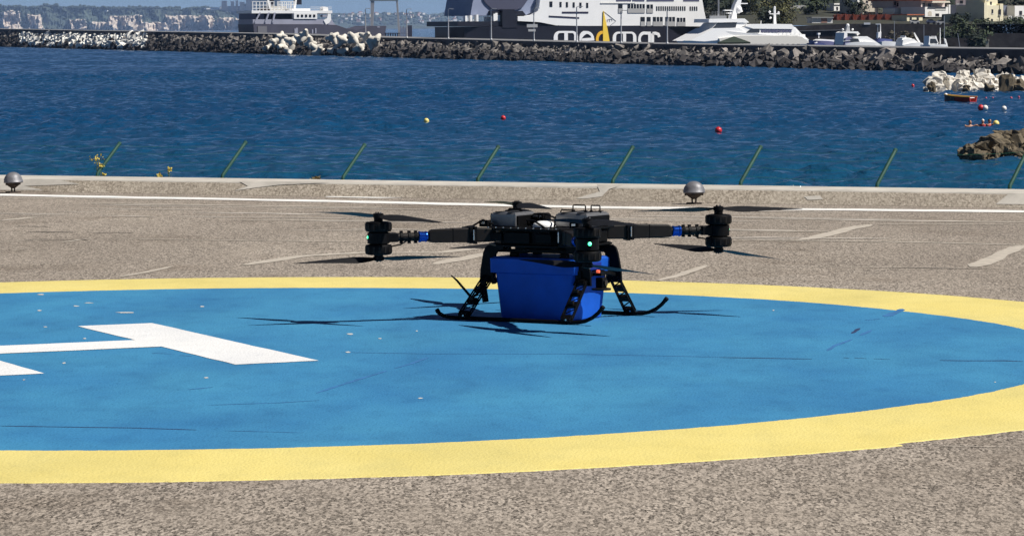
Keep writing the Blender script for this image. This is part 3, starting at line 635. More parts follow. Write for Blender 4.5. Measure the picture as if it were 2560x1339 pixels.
RKD = [rock_mesh(i, ROCKD) for i in range(8)]; RKP = [rock_mesh(20+i, mat('white_quarried_rock', (.80, .78, .72), .85, var=.12, scale=1.5)) for i in range(6)]; RKB = [rock_mesh(40+i, ROCKB, cuts=4) for i in range(5)]; RKI = [rock_mesh(60+i, ROCKP, cuts=2, flat=.85) for i in range(9)]
ROCKD2 = mat('dry_sunlit_harbour_rock', (.215, .195, .18), .9, var=.35, scale=1.5, bump=.5, bscale=5, rnd=.3); RKG = [rock_mesh(80+i, ROCKD2) for i in range(7)]  # upper rows paler: dry stone, with the sunlit tops put into the colour
BD = Vector((-.262, .965, 0)).normalized(); BN = Vector((.965, .262, 0)).normalized(); B0 = Vector((0, 644, SEA))      # along (away), inland, point on the waterline
def bw(s, o, z): return B0 + BD*s + BN*o + Vector((0, 0, z))
def proj(p):
    q = ROT.transposed() @ (p-EYE); return 1280+F*q.x/q.z, 669.5+F*q.y/q.z
def wall_y(px):                                                    # wall top as it shows in the photograph
    T = [(-300, 66), (0, 73), (640, 84), (940, 93.7), (1140, 98.5), (1390, 104.5), (1515, 108), (1640, 110), (1875, 113.5), (2149, 117.5), (2250, 120), (2560, 123), (3000, 128)]
    for (a, b), (c, d) in zip(T, T[1:]):
        if a <= px <= c: return b+(d-b)*(px-a)/(c-a)
    return T[-1][1] if px > 0 else T[0][1]
WO = 3.4
def wall_h(s):                                                     # height above the sea; smooth along the mole
    p = bw(s, WO, 3); px, _ = proj(p); return (at(px, wall_y(px), p.y) - bw(s, WO, 0)).z
BWK = thing('breakwater', 'long dark stone breakwater with a capped wall running across the harbour', 'breakwater', bw(-100, 1, 0))
SS = [-330+14*i for i in range(90)]; g = MB(); gc = MB(); WH = []
for s in SS:
    h = sum(wall_h(q) for q in (s-20, s, s+20))/3; WH.append(h)
def wh(s):
    i = max(0, min(len(SS)-2, int((s-SS[0])/14))); t = (s-SS[i])/14; return WH[i]+(WH[i+1]-WH[i])*t
ring = lambda s, o0, o1, z0, z1: [bw(s, o0, z0), bw(s, o1, z0), bw(s, o1, z1), bw(s, o0, z1)]
g.loft([ring(s, WO, WO+9, -3, wh(s)-.12) for s in SS]); g.build('wall', WALLM, BWK, world=True)
gc.loft([ring(s, WO-.15, WO+9.1, wh(s)-.115, wh(s)) for s in SS]); gc.build('wall_cap', WCAP, BWK, world=True)
# bedding of the rock slope
g = MB(); g.loft([[bw(s, -1.0, -2), bw(s, WO+.2, -2), bw(s, WO+.2, (wh(s)-1.2)*.8), bw(s, .9, .0)] for s in SS]); g.build('rock_bedding', ROCKD, BWK, world=True)
cand = []; s = -255.
while s < 860:
    p = bw(s, 0, 0); far = p.y > 700; step = .95 if not far else .95+(p.y-700)/450
    for row in range(5 if not far else 5):
        t = (row+R.uniform(-.3, .3))/4.0; t = max(0, min(1.02, t)); px, _ = proj(bw(s, WO*t, 1))
        top = max(1.0, wh(s)-(1.4+(p.y-445)*.0007 if px < 2330 else 2.1))
        size = R.uniform(.6, 1.4)*(1 if not far else 1.15)*(1.4 if R.random() < .12 else 1)
        c = bw(s+R.uniform(-.6, .6), WO*t-.5+R.uniform(-.3, .3), top*t**.85+R.uniform(-.25, .25))
        pale = 55 < px < 372 and t > .2 + .12*noise.noise(Vector((px*.05, 0, 0))) and R.random() < .93
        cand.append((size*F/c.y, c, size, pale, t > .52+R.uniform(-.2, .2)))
    s += step
cand.sort(key=lambda q: -q[0]); rest = MB()
def vis(c): x, _ = proj(c); return -20 < x < 2580
near = [q for q in cand if vis(q[1])][:280]; nearset = set(id(q) for q in near)
for q in near:
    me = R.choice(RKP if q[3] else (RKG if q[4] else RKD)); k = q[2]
    link('rock', me, BWK, world=True, loc=q[1], rot=(R.uniform(0, 6), R.uniform(0, 6), R.uniform(0, 6)), scale=(k*R.uniform(.8, 1.25), k*R.uniform(.8, 1.25), k*R.uniform(.75, 1.05)))
rv = {me.name: ([v.co.copy() for v in me.vertices], [tuple(p.vertices) for p in me.polygons]) for me in RKD+RKP+RKG}
gs = {0: MB(), 1: MB(), 2: MB()}
for q in cand:
    if id(q) in nearset: continue
    me = R.choice(RKP if q[3] else RKD); vs, fs = rv[me.name]; k = q[2]
    from mathutils import Euler
    m = Euler((R.uniform(0, 6), R.uniform(0, 6), R.uniform(0, 6))).to_matrix(); sc = Vector((k*R.uniform(.8, 1.25), k*R.uniform(.8, 1.25), k*R.uniform(.75, 1.05)))
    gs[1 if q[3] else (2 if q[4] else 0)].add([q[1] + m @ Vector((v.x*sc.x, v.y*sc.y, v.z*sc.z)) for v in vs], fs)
ROCKD2 = mat('dry_sunlit_harbour_rock', (.215, .195, .18), .9, var=.35, scale=1.5, bump=.5, bscale=5, rnd=.3)
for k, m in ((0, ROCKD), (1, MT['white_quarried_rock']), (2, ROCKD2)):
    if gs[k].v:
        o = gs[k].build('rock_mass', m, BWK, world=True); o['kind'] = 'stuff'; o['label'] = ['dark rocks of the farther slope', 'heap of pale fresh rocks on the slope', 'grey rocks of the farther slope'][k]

# tetrapods
CTET = mat('sunlit_cast_concrete', (.60, .565, .50), .85, var=.15, scale=.8, bump=.2, bscale=3, rnd=.1)
def tetra_mesh():
    g = MB(); dirs = [Vector((0, 0, 1))] + [Vector((math.cos(a)*.943, math.sin(a)*.943, -.333)) for a in (.3, .3+2.094, .3+4.189)]
    for d in dirs: g.tube([d*-.1, d*.35, d*.95, d*1.03], [.44, .42, .25, .20], 12)
    return g.mesh('tetrapod', CTET, 40)
TM = tetra_mesh()
TP = [(670, 122), (685, 105), (704, 92), (706, 118), (730, 104), (726, 128), (752, 100), (762, 90), (776, 108), (790, 122), (800, 132), (832, 94), (836, 128), (856, 100), (862, 130), (884, 96), (900, 120), (915, 92), (930, 112), (940, 100)]
ORD = ['leftmost', 'second', 'third', 'fourth', 'fifth', 'sixth', 'seventh', 'eighth', 'ninth', 'tenth', 'eleventh', 'twelfth', 'thirteenth', 'fourteenth', 'fifteenth', 'sixteenth', 'seventeenth', 'eighteenth', 'nineteenth', 'rightmost']
from mathutils import Euler
for i, (x, y) in enumerate(sorted(TP)):
    r = ray(x, y); c0 = bw(0, .6-(y-90)*.05, 0); t = (c0-EYE).dot(BN)/r.dot(BN); p = EYE + r*t
    lab = (ORD[i] + ' tetrapod from the left in the pale concrete heap' if 0 < i < len(TP)-1 else ORD[i] + ' tetrapod of the pale concrete heap on the breakwater')
    o = link('tetrapod', TM, None, loc=p, rot=(R.uniform(0, 6), R.uniform(0, 6), R.uniform(0, 6)), scale=[R.uniform(1.5, 1.85)]*3); tag(o, lab, 'tetrapod', 'tetrapods piled on the breakwater')

# lamp posts along the wall
POLE = mat('galvanised_pole', (.50, .51, .53), .5, metal=.3, var=.1, scale=2)
LORD = ['first', 'second', 'third', 'fourth', 'fifth', 'sixth', 'seventh', 'eighth']
SIGNW = mat('white_sign', (.8, .8, .78), .5)
LPX = [(914, 23, 80), (1017, 24, 93), (1121, 24, 95), (1228, 24, 98), (1335, 22, 100), (1442, 18, 104), (1553, 28, 107), (1668, 27, 107)]
for i, (x, yt, yb) in enumerate(LPX):
    r = ray(x, yb); c0 = bw(0, WO+.5, 0); t = (c0-EYE).dot(BN)/r.dot(BN); p = EYE + r*t; s = (p-B0).dot(BD); p = bw(s, WO+.5, wh(s)); h = (at(x, yt, p.y)-p).z
    lp = thing('lamp_post', LORD[i] + ' lamp post from the left along the breakwater wall' + (', carrying white sign boards' if i == 4 else ''), 'lamp post', p, 0, 'lamp posts along the breakwater')
    g = MB(); g.tube([(0, 0, 0), (0, 0, h*.5), (0, 0, h)], [.13, .105, .08], 8); g.build('pole', POLE, lp, True)
    g = MB(); g.lathe((0, 0, 0), [(.2, 0), (.2, .15), (.13, .3)], 10); g.build('base', POLE, lp)
    g = MB(); g.tube([(0, 0, h-.05), (.25, -.1, h+.12), (.65, -.2, h+.1)], .05, 6); g.build('arm', POLE, lp); g = MB(); g.box((.8, -.25, h+.08), (.5, .28, .12)); g.build('lamp_head', POLE, lp)
    if i == 4:
        for z, wd, ht, dx in ((h*.47, 1.9, .55, -.3), (h*.33, 1.3, .4, -.35)):
            g = MB(); g.box((dx, -.18, z), (wd, .06, ht)); g.build('sign_board', SIGNW, lp)

# ------------------------------------------------------------------ ships: helper mapping photograph pixels to a ship's own length and height
class Ship:
    def __init__(s, name, label, cat, px0, Y, rot, group=None):
        s.Y = Y; s.px0 = px0; s.rot = rot; p = at(px0, 100, Y); s.root = thing(name, label, cat, (p.x, Y, SEA), rot, group); s.ca = math.cos(rot)
    def x(s, px): return (px-s.px0)*s.Y/F/s.ca
    def z(s, px, py): return (CAMZ-SEA) + (hor(px)-py)*(s.Y + s.x(px)*math.sin(s.rot))/F
    def P(s, pts): return [(s.x(a), s.z(a, b)) for a, b in pts]
    def side(s, name, pts, y0, y1, m, par=None, bevel=0):
        g = MB(); g.prism(s.P(pts), y0, y1, 'y'); return g.build(name, m, par or s.root, bevel=bevel)
    def rect(s, name, x0, y0, x1, y1, d0, d1, m, par=None): return s.side(name, [(x0, y1), (x1, y1), (x1, y0), (x0, y0)], d0, d1, m, par)
HBLK = mat('black_hull_paint', (.013, .014, .024), .4, var=.15, scale=.3); SHW = mat('white_ship_paint', (.87, .87, .86), .4, var=.04, scale=.3)
WIN = mat('dark_ship_window', (.012, .014, .02), .15); LAT = mat('grey_lattice_panel', (.38, .38, .38), .6); SHG = mat('blue_grey_ship_paint', (.26, .30, .42), .5, var=.06, scale=.3); NAVY = mat('navy_stripe', (.02, .02, .05), .5)
ORG = mat('amber_letter', (.85, .47, .03), .5); GRY = mat('grey_ship_fitting', (.35, .36, .38), .5)
# --- ferry
fy = Ship('ferry', 'large black and white car ferry with a company name in big letters on its hull', 'ferry', 1470, 745, math.radians(30))
D = 14.
def hullring(z, pts): return [(x, y, z) for x, y in pts]
x0, x1 = fy.x(1151), fy.x(1800)
plan = [(x0, D*.28), (x0+2, D*.1), (x0+7, 0), (x1-12, 0), (x1-4, D*.15), (x1, D*.4), (x1, D*.6), (x1-4, D*.85), (x1-12, D), (x0+7, D), (x0+2, D*.9), (x0, D*.72)]
ztop = fy.z(1500, 65.2)
g = MB(); g.loft([[(x*1.0, y, z) for x, y in plan] for z in (-1, 2, ztop)]); hull = g.build('hull', HBLK, fy.root)
fy.side('bow_bulwark', [(1151, 66), (1151, 54), (1290, 54), (1300, 58), (1350, 60), (1400, 64), (1400, 67)], .5, D-.5, HBLK)
fy.side('bow_ramp', [(1256, 70), (1257, 24), (1286, 24), (1292, 40), (1292, 70)], -.12, 3, HBLK)
fy.side('superstructure', [(1295, 53), (1295, 41), (1315, 41), (1334, 38), (1345, 28), (1349, 15), (1352, -14), (1762, -14), (1770, 30), (1777, 60), (1775, 66.5), (1440, 65), (1390, 64), (1350, 56)], .02, D-.02, SHW)
vis_ = fy.side('bow_visor', [(1188, 40), (1193, 10), (1200, -25), (1260, -45), (1320, -35), (1350, -14), (1349, 10), (1340, 30), (1325, 38)], 1.5, D-1.5, SHG)
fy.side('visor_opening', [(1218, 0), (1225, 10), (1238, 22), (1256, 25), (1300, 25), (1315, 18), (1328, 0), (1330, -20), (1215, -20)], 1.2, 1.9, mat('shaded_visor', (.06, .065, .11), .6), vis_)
fy.side('bow_deck', [(1232, 28), (1312, 28), (1320, 38), (1232, 40)], .8, D-.8, HBLK)
for x, y0, y1 in ((1172, 40, 54), (1184, 39, 54), (1199, 37, 54), (1241, 35, 53), (1246, 33, 52), (1252, 38, 54)): fy.rect('bow_fitting', x-2, y0, x+3, y1, .6, 1.4, SHW)
for k, x in enumerate((1374, 1399, 1415, 1432, 1449, 1466)): fy.rect('window', x, 5+k*.55+(0 if k else -.5), x+(7 if k == 0 else 5), 18+k*.5, -.04, .3, WIN)
fy.rect('stripe', 1405, 29.8, 1471, 34.2, -.04, .3, NAVY); fy.side('stripe', [(1372, 43.5), (1448, 47.3), (1448, 43.6), (1372, 39.6)], -.05, .3, NAVY)
for a, b, c, d in ((1547, 11, 1558, 33), (1571, 11, 1615, 33), (1620, 12, 1636, 33), (1604, 43, 1615, 66), (1620, 43, 1630, 66), (1636, 43, 1661, 66), (1668, 43, 1693, 66), (1698, 45, 1720, 66)):
    o = fy.rect('deck_opening', a, b, c, d, -.03, .4, WIN); fy.rect('lattice', a, b+(d-b)*.5, c, d, -.10, -.02, LAT, o)
    n = max(1, int((c-a)/7))
    for k in range(1, n): fy.rect('mullion', a+(c-a)*k/n-.6, b, a+(c-a)*k/n+.6, b+(d-b)*.5, -.08, 0, SHW, o)
for k in range(14): fy.rect('slit_window', 1644.5+5.6*k, 16.5, 1647.5+5.6*k, 27.5, -.04, .3, WIN)
for k in range(4): fy.rect('slit_window', 1731.5+5.6*k, 17, 1734.5+5.6*k, 27.5, -.04, .3, WIN)
fy.rect('rubbing_strake', 1502, 7.5, 1590, 9.5, -.12, .1, mat('shade_trim', (.6, .6, .58), .5))
for a, b in ((1542, 1580), (1583, 1614), (1620, 1690), (1715, 1756)): fy.rect('upper_window', a, -8, b, 4, -.04, .3, mat('violet_glass', (.10, .10, .16), .2))
# letters: strokes laid on the hull
def stroke(sh, pts, w_, m, nm='letter', d=-.16, close=False, par=None):
    P = [Vector((a, b)) for a, b in sh.P(pts)]; n = len(P); g = MB(); L_, R_ = [], []
    for i in range(n):
        d0 = (P[i]-P[i-1]).normalized() if i or close else (P[1]-P[0]).normalized(); d1 = (P[(i+1) % n]-P[i]).normalized() if i < n-1 or close else d0
        t = (d0+d1).normalized(); nn = Vector((-t.y, t.x)); k = 1/max(.6, nn.dot(Vector((-d0.y, d0.x)))); wi = (w_[i] if isinstance(w_, list) else w_)/2*k
        L_.append(P[i]+nn*wi); R_.append(P[i]-nn*wi)
    rings = [[(L_[i].x, d, L_[i].y), (R_[i].x, d, R_[i].y), (R_[i].x, .05, R_[i].y), (L_[i].x, .05, L_[i].y)] for i in range(n)]
    if close: rings.append(rings[0])
    g.loft(rings); return g.build(nm, m, par or sh.root)
def arc(cx, cy, rx, ry, a0, a1, n=10): return [(cx+rx*math.cos(math.radians(a0+(a1-a0)*k/n)), cy-ry*math.sin(math.radians(a0+(a1-a0)*k/n))) for k in range(n+1)]
WL = mat('white_hull_letter', (.85, .85, .85), .5); w1 = .78
BT = 118
m1 = stroke(fy, [(1388, BT), (1388, 95)] + arc(1399, 93, 11, 12.5, 180, 90, 5) + [(1424, 80.5)] + arc(1430, 92, 9, 11.5, 90, 0, 5) + [(1439, BT)], [1.0, .95, .95, .85, .7, .55, .45, .42, .42, .42, .45, .55, .7, .85, .9, .95], WL); stroke(fy, [(1414, 81), (1414, BT)], .85, WL, 'letter_stem', par=m1, d=-.15)
stroke(fy, [(1476, 112)] + arc(1466, 99, 16, 17, 320, 180, 10)[0:0] + arc(1466, 98, 15.5, 16.5, 300, 0, 16) + [(1452, 100)], [.6]*9+[.85]*3+[.6]*6+[.5], WL)
dd = stroke(fy, arc(1507, 99, 14.5, 18, 90, 270, 10) , w1*.8, ORG); stroke(fy, [(1507, 81.5), (1512, 82)], w1*.8, ORG, 'letter_stem', par=dd, d=-.13)
fy.side('letter_stem', [(1508.5, 28), (1507, 66), (1507, BT), (1526, BT), (1519, 76), (1512, 42)], -.2, .02, mat('yellow_sail', (.90, .62, .07), .5), dd)
m2 = stroke(fy, [(1536, BT), (1536, 96)] + arc(1547, 94.5, 11, 12.5, 180, 90, 5) + [(1574, 82)] + arc(1579, 93, 9, 11, 90, 0, 5) + [(1588, BT)], [.85, .8, .8, .75, .6, .5, .42, .4, .4, .4, .42, .5, .6, .75, .8, .85], WL); stroke(fy, [(1562, 82.5), (1562, BT)], .75, WL, 'letter_stem', par=m2, d=-.15)
stroke(fy, arc(1613, 99, 13, 16, 90, 270, 10), w1*.8, WL); stroke(fy, [(1613, 83), (1626, 83.5), (1626, BT)], w1*.8, WL)
stroke(fy, [(1634, BT), (1634, 84)], w1*.9, WL); stroke(fy, [(1634, 84), (1642, 83.5), (1649, 86), (1651.5, 93)], w1*.8, WL)
gl = mat('grey_logo_line', (.30, .30, .32), .6)
tri = stroke(fy, [(1510, 29), (1541, 53), (1522, 68)], .06, gl, 'sail_emblem', d=-.06); stroke(fy, [(1519, 56), (1519, 50), (1525, 48.6), (1525, 55)], .09, gl, 'emblem_letter', par=tri, d=-.06); stroke(fy, [(1525, 48.6), (1531, 47.5), (1531, 53)], .09, gl, 'emblem_letter', par=tri, d=-.06)
# --- work ship at the left
ws = Ship('cargo_ship', 'grey and white work ship with a low dark hull moored behind the tetrapods', 'ship', 800, 960, math.radians(28))
HG = mat('dark_grey_hull', (.07, .07, .10), .5, var=.12, scale=.2); HL = mat('light_grey_bulwark', (.33, .34, .42), .5, var=.08, scale=.2)
Dw = 10
ws.side('hull', [(643, 100), (640, 60), (700, 61), (800, 61), (840, 63), (868, 73), (890, 75), (922, 67), (926, 65), (963, 65), (958, 96), (950, 100)], 0, Dw, HG)
ws.side('bulwark', [(640, 61), (640, 49), (830, 49), (836, 60), (840, 63)], .25, Dw-.3, HL)
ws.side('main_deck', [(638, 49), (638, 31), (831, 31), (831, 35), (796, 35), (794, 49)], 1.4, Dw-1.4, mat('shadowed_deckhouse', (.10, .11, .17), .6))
ws.rect('upper_deck_edge', 637, 27, 831, 34, .1, Dw-.1, SHW)
dh = ws.rect('bridge_house', 738, 32, 794, 48, .05, 3, SHW)
for k in range(5): ws.rect('window', 745+9.8*k, 37, 750+9.8*k, 43.5, -.03, .3, WIN, dh)
for a, b, c, d in ((688, 37, 737, 47), (652, 34, 660, 50), (672, 34, 684, 48)): ws.rect('opening', a, b, c, d, 1.25, 1.6, WIN)
for a, b in ((655, 643), (676, 668), (690, 686)): ws.side('brace', [(a, 32), (a+4, 32), (b+3, 57), (b-1, 57)], 0, .4, HL)
ws.side('stern_post', [(820, 35), (827, 35), (828, 50), (823, 58), (815, 62), (810, 52), (818, 46)], .05, .6, SHW); ws.rect('lifeboat', 808, 38, 826, 43, .2, 1.6, HL)
ws.rect('deckhouse', 730, 22, 785, 28, 2, Dw-2, SHW); ws.rect('deckhouse', 692, 16, 730, 28, 3, Dw-2, mat('cream_deckhouse', (.5, .48, .44), .6))
ws.side('ventilator', [(812, 27), (812, 20), (817, 17), (824, 19), (825, 27)], 1, 3, SHW); ws.rect('winch', 661, 21, 682, 29, .6, 2.4, mat('brown_winch', (.12, .09, .08), .7))
ws.rect('funnel', 694, -12, 703, 20, 3.5, 6, HBLK); ws.rect('funnel', 760, -12, 770, 12, 3.5, 6, HBLK)
for a, b in ((681, 690), (753, 748)): ws.side('mast', [(a, -12), (a+4, -12), (b+3, 24), (b-1, 24)], 2.5, 3, SHW)
for y in (4, 13, 21): ws.rect('rail', 638, y, 692 if y < 20 else 740, y+1.4, .15, .3, SHW)
for k in range(12): ws.rect('stanchion', 639+8.5*k, 4, 640.6+8.5*k, 28, .15, .3, SHW)
for y in (4, 12): ws.rect('rail', 704, y, 748, y+1.4, 1, 1.15, SHW)
for k in range(5): ws.rect('stanchion', 705+9*k, 4, 706.6+9*k, 24, 1, 1.15, SHW)
for y in (18, 22.5): ws.rect('rail', 778, y, 830, y+1, .15, .3, SHW)
for a, b, c, d in ((650, 66, 672, 82), (738, 72, 742, 84), (742, 70, 746, 84), (780, 74, 783, 84), (788, 71, 791, 84)): ws.rect('hull_fender', a, b, c, d, -.15, .1, HL if a > 700 else mat('mid_grey_panel', (.16, .16, .18), .6))
ws.rect('bow_locker', 940, 66.5, 946, 69.5, -.1, .3, HL)
# --- gantry behind it, on its quay
QY = mat('quay_concrete', (.25, .24, .23), .9, var=.2, scale=.2)
q0 = at(860, 90, 1010); g = MB(); g.box((q0.x+10, 1035, SEA+.6), (90, 50, 3)); struct(tag(g.build('quay', QY), 'low concrete quay behind the work ship'))
gn = Ship('gantry_crane', 'tall pale steel gantry frame standing between the two ships', 'gantry', 960, 1015, 0)
for pts in ([(926, 110), (931, 110), (937, 0), (931, -20), (928, -20)], [(997, 110), (1002, 110), (996, 10), (993, -20), (989, -20), (991, 5)]): gn.side('leg', pts, 0, .7, mat('pale_steel', (.45, .45, .47), .5))
gn.rect('cross_beam', 925, -8, 996, 3.5, -.1, .8, mat('blue_grey_steel', (.22, .27, .33), .5)); gn.side('brace', [(929, 5), (931, 5), (938, -8), (936, -8)], 0, .4, POLE); gn.side('brace', [(990, -8), (992, -8), (995, 5), (993, 5)], 0, .4, POLE)
sd = Ship('mooring_dolphin', 'dark mooring dolphin and fender rack by the gantry foot', 'mooring', 1012, 930, 0)
sd.rect('block', 1019, 64, 1030, 104, 0, 2, HG)
for k in range(7): sd.rect('pile', 963+6*k, 84, 966+6*k, 108, 0, .5, HG)
for k in range(5): sd.rect('fender', 1000+4*k, 66+(k % 2)*3, 1003+4*k, 100, -.4, .2, HL)
sd.rect('walkway', 960, 82.5, 1020, 84.5, -.2, .8, HG)
mb = Ship('motorboat', 'tiny white motorboat far out between the gantry and the ferry', 'boat', 1098, 1900, 0)
mb.side('hull', [(1091, 89), (1105, 89), (1105.5, 86), (1092, 86)], 0, 1.5, SHW); mb.side('cabin', [(1095, 86), (1101, 86), (1100, 81), (1097, 81)], .3, 1.2, SHW)

# ------------------------------------------------------------------ yachts and small boats behind the mole
YW = mat('gloss_white_gelcoat', (.88, .88, .87), .25); YS = mat('cream_topsides', (.62, .60, .55), .35); YG = mat('yacht_glass', (.035, .04, .05), .12); YB = mat('blue_boat_canvas', (.05, .07, .22), .7)
def boat_hull(sh, pts_deck, pts_keel, beam, m, name='hull'):
    """loft of the hull from side outlines: deck edge and waterline edge given in pixels, bow at the narrow end"""
    g = MB(); n = len(pts_deck); rings = []
    for i, ((xd, yd), (xk, yk)) in enumerate(zip(pts_deck, pts_keel)):
        t = i/(n-1); bw_ = beam/2*math.sin(math.pi*min(1, .06+t*.62))**.7
        X, Z = sh.x(xd), sh.z(xd, yd); XK, ZK = sh.x(xk), min(sh.z(xk, yk), .3)
        rings.append([(X, beam/2-bw_, Z), (XK, beam/2-bw_*.75, ZK), (XK, beam/2, ZK-.5), (XK, beam/2+bw_*.75, ZK), (X, beam/2+bw_, Z)])
    g.loft(rings); return g.build(name, m, sh.root, 40)
y = Ship('motor_yacht', 'big sleek white motor yacht with raked bow moored right of the ferry', 'yacht', 1880, 640, math.radians(30))
BM_ = 6.4
boat_hull(y, [(1719, 103), (1740, 95), (1775, 82), (1820, 78), (1880, 84), (1960, 90), (2032, 98)], [(1752, 130), (1765, 135), (1790, 138), (1830, 140), (1880, 140), (1960, 140), (2026, 140)], BM_, YW)
y.side('topsides', [(1795, 96), (1850, 90), (1960, 90), (2010, 92), (2033, 107), (2020, 110), (1870, 114), (1800, 112)], -.02, BM_+.02, YS)
y.side('main_cabin', [(1780, 84), (1812, 72), (1850, 74), (1880, 62), (1986, 62), (1998, 75), (2010, 88), (2008, 92), (1850, 92), (1790, 94)], .45, BM_-.45, YW)
y.side('foredeck', [(1724, 102), (1785, 71), (1850, 70), (1868, 84), (1840, 96), (1760, 104)], .25, BM_-.25, YW)
br = y.side('bridge', [(1785, 72), (1799, 57), (1850, 57), (1858, 52), (1878, 55), (1875, 60), (1855, 72)], 1.0, BM_-1.0, YW)
y.side('bridge_window', [(1786, 71), (1800, 57.5), (1848, 57.5), (1846, 69), (1822, 71)], .93, 1.2, YG, br)
y.side('bridge_roof', [(1775, 57), (1776, 48), (1820, 47), (1868, 47), (1880, 57), (1840, 56)], .8, BM_-.8, YW)
y.side('flybridge_roof', [(1866, 66), (1885, 61), (1930, 60), (1986, 61), (1992, 67), (1990, 73), (1885, 72)], .3, BM_-.3, YW)
y.side('side_window', [(1868, 82), (1880, 72.5), (1902, 72), (1902, 82)], .28, .6, YG)
for k in range(9): y.rect('side_window', 1907+9*k, 73.5, 1914.5+9*k, 81.5, .38, .6, mat('violet_glass', (.10, .10, .16), .2))
for k in range(9): y.rect('porthole', 1886+14*k, 110, 1892+14*k, 113, -.08, .1, YG)
y.side('aft_stair', [(1986, 68), (1998, 68), (2014, 84), (2032, 98), (2005, 98), (2003, 90), (1990, 88)], .6, BM_-.6, YW)
for yy in (82.5, 86, 90): y.rect('aft_rail', 1948, yy, 2008, yy+.8, .1, .18, SHW)
for k in range(6): y.rect('aft_stanchion', 1949+11*k, 82, 1950.2+11*k, 92, .1, .18, SHW)
y.rect('locker', 2006, 86, 2028, 97, 1, 4, YW)
y.side('radar_mast', [(1848, 48), (1853, 28), (1858, 12), (1868, -6), (1876, -6), (1872, 14), (1878, 30), (1862, 34), (1862, 48)], 2.6, 3.6, YW)
for a, b, c in ((1832, 25, 1860), (1840, 32, 1866), (1868, 8, 1892)): y.rect('radar_arm', a, b, c, b+2.5, 2.8, 3.4, YW)
g = MB(); g.sphere((y.x(1868), 3.0, y.z(1868, 24)), .75); g.build('radar_dome', YW, y.root, True)
y.side('antenna_mast', [(1961, 60), (1962, 18), (1965, 16), (1967, 60)], 2.8, 3.1, YW); y.rect('mast_spreader', 1950, 34, 1976, 36, 2.8, 3.1, YW)
for a, b in ((1951, 30), (1974, 32), (1964, 19), (1953, 45)):
    g = MB(); g.sphere((y.x(a), 3, y.z(a, b)), .22, 8, 6); g.build('aerial_ball', YW, y.root, True)
for a, b in ((1828, 38), (1911, 52)): y.side('aerial', [(a, b+10), (a+1.2, b+10), (a+2, b), (a+.8, b)], 1, 1.1, YW)
cv = Ship('canopy_tent', 'dark green peaked canopy tent standing in front of the white yacht', 'canopy', 1836, 560, 0)
CG = mat('dark_green_canvas', (.022, .035, .024), .9, var=.2, scale=2)
g = MB(); c0 = cv.x(1798); c1 = cv.x(1876); zt = cv.z(1837, 91); ze = cv.z(1837, 106); mx_ = (c0+c1)/2
g.add([(c0, 0, ze), (c1, 0, ze), (c1, 4.5, ze), (c0, 4.5, ze), (mx_, 2.2, zt), (c0, 0, ze-.22), (c1, 0, ze-.22), (c1, 4.5, ze-.22), (c0, 4.5, ze-.22)], [(0, 1, 4), (1, 2, 4), (2, 3, 4), (3, 0, 4), (0, 5, 6, 1), (1, 6, 7, 2), (2, 7, 8, 3), (3, 8, 5, 0)]); g.build('canopy', CG, cv.root)
for k in range(5):
    g = MB(); xx = c0+(c1-c0)*k/4; g.tube([(xx, .05, ze-.2), (xx, .05, ze-3.2)], .05, 6); g.build('support', YW, cv.root)
# low white boat with cover
b = Ship('covered_boat', 'low white boat with a blue cover behind the yacht stern', 'boat', 2068, 575, math.radians(26))
boat_hull(b, [(2034, 101), (2040, 102), (2055, 102), (2075, 103), (2101, 107)], [(2040, 130), (2045, 130), (2060, 130), (2078, 130), (2098, 130)], 2.6, mat('violet_hull', (.2, .2, .36), .4))
b.side('cover', [(2036, 109), (2050, 101), (2058, 98), (2090, 100), (2100, 108)], .3, 2.3, SHW); b.side('cover_stripe', [(2036, 115), (2036, 108), (2102, 108), (2101, 114)], .1, 2.5, YB)
b.side('pole', [(2054, 96), (2054, 85), (2056, 85), (2056, 96)], 1, 1.1, SHW); b.side('lamp', [(2052, 87), (2052, 82.5), (2058, 82.5), (2058, 87)], .9, 1.3, SHW)
def cruiser(name, label, px0, Y, rot, deck, keel, beam, parts, hullm=YW):
    c = Ship(name, label, 'boat', px0, Y, rot, 'cruisers moored behind the breakwater'); boat_hull(c, deck, keel, beam, hullm)
    for nm, pts, d0, d1, m in parts: c.side(nm, pts, d0, d1, m)
    return c
c1_ = cruiser('cabin_cruiser', 'white flybridge cruiser with a radar arch and domes, bow to the right', 2160, 560, math.radians(28), [(2217, 117), (2205, 110), (2190, 106), (2160, 104), (2130, 106), (2112, 110)], [(2195, 132), (2188, 133), (2180, 134), (2160, 134), (2130, 134), (2114, 134)], 3.6,
    [('windscreen_deck', [(2128, 104), (2142, 92), (2172, 91), (2190, 101), (2214, 116), (2170, 112)], .35, 3.2, YW), ('cockpit', [(2110, 118), (2114, 96), (2124, 92), (2150, 104), (2176, 114), (2165, 120)], .2, 3.3, mat('violet_shade_hull', (.16, .16, .27), .4)), ('windscreen', [(2120, 101), (2132, 96), (2146, 97), (2150, 105), (2132, 108)], .15, .6, YG),
     ('radar_arch', [(2111, 112), (2114, 82), (2120, 79), (2150, 79), (2156, 86), (2150, 84), (2122, 83), (2122, 100), (2117, 113)], .6, 3.0, YW), ('arch_screen', [(2124, 92), (2125, 83), (2145, 83), (2150, 90)], .8, 2.8, YG), ('mast', [(2128, 79), (2131, 66), (2137, 66), (2139, 79)], 1.6, 2.1, mat('grey_ship_fitting', (.35, .36, .38), .5)), ('rail', [(2106, 103), (2125, 101), (2125, 102), (2106, 104)], .1, .15, SHW)])
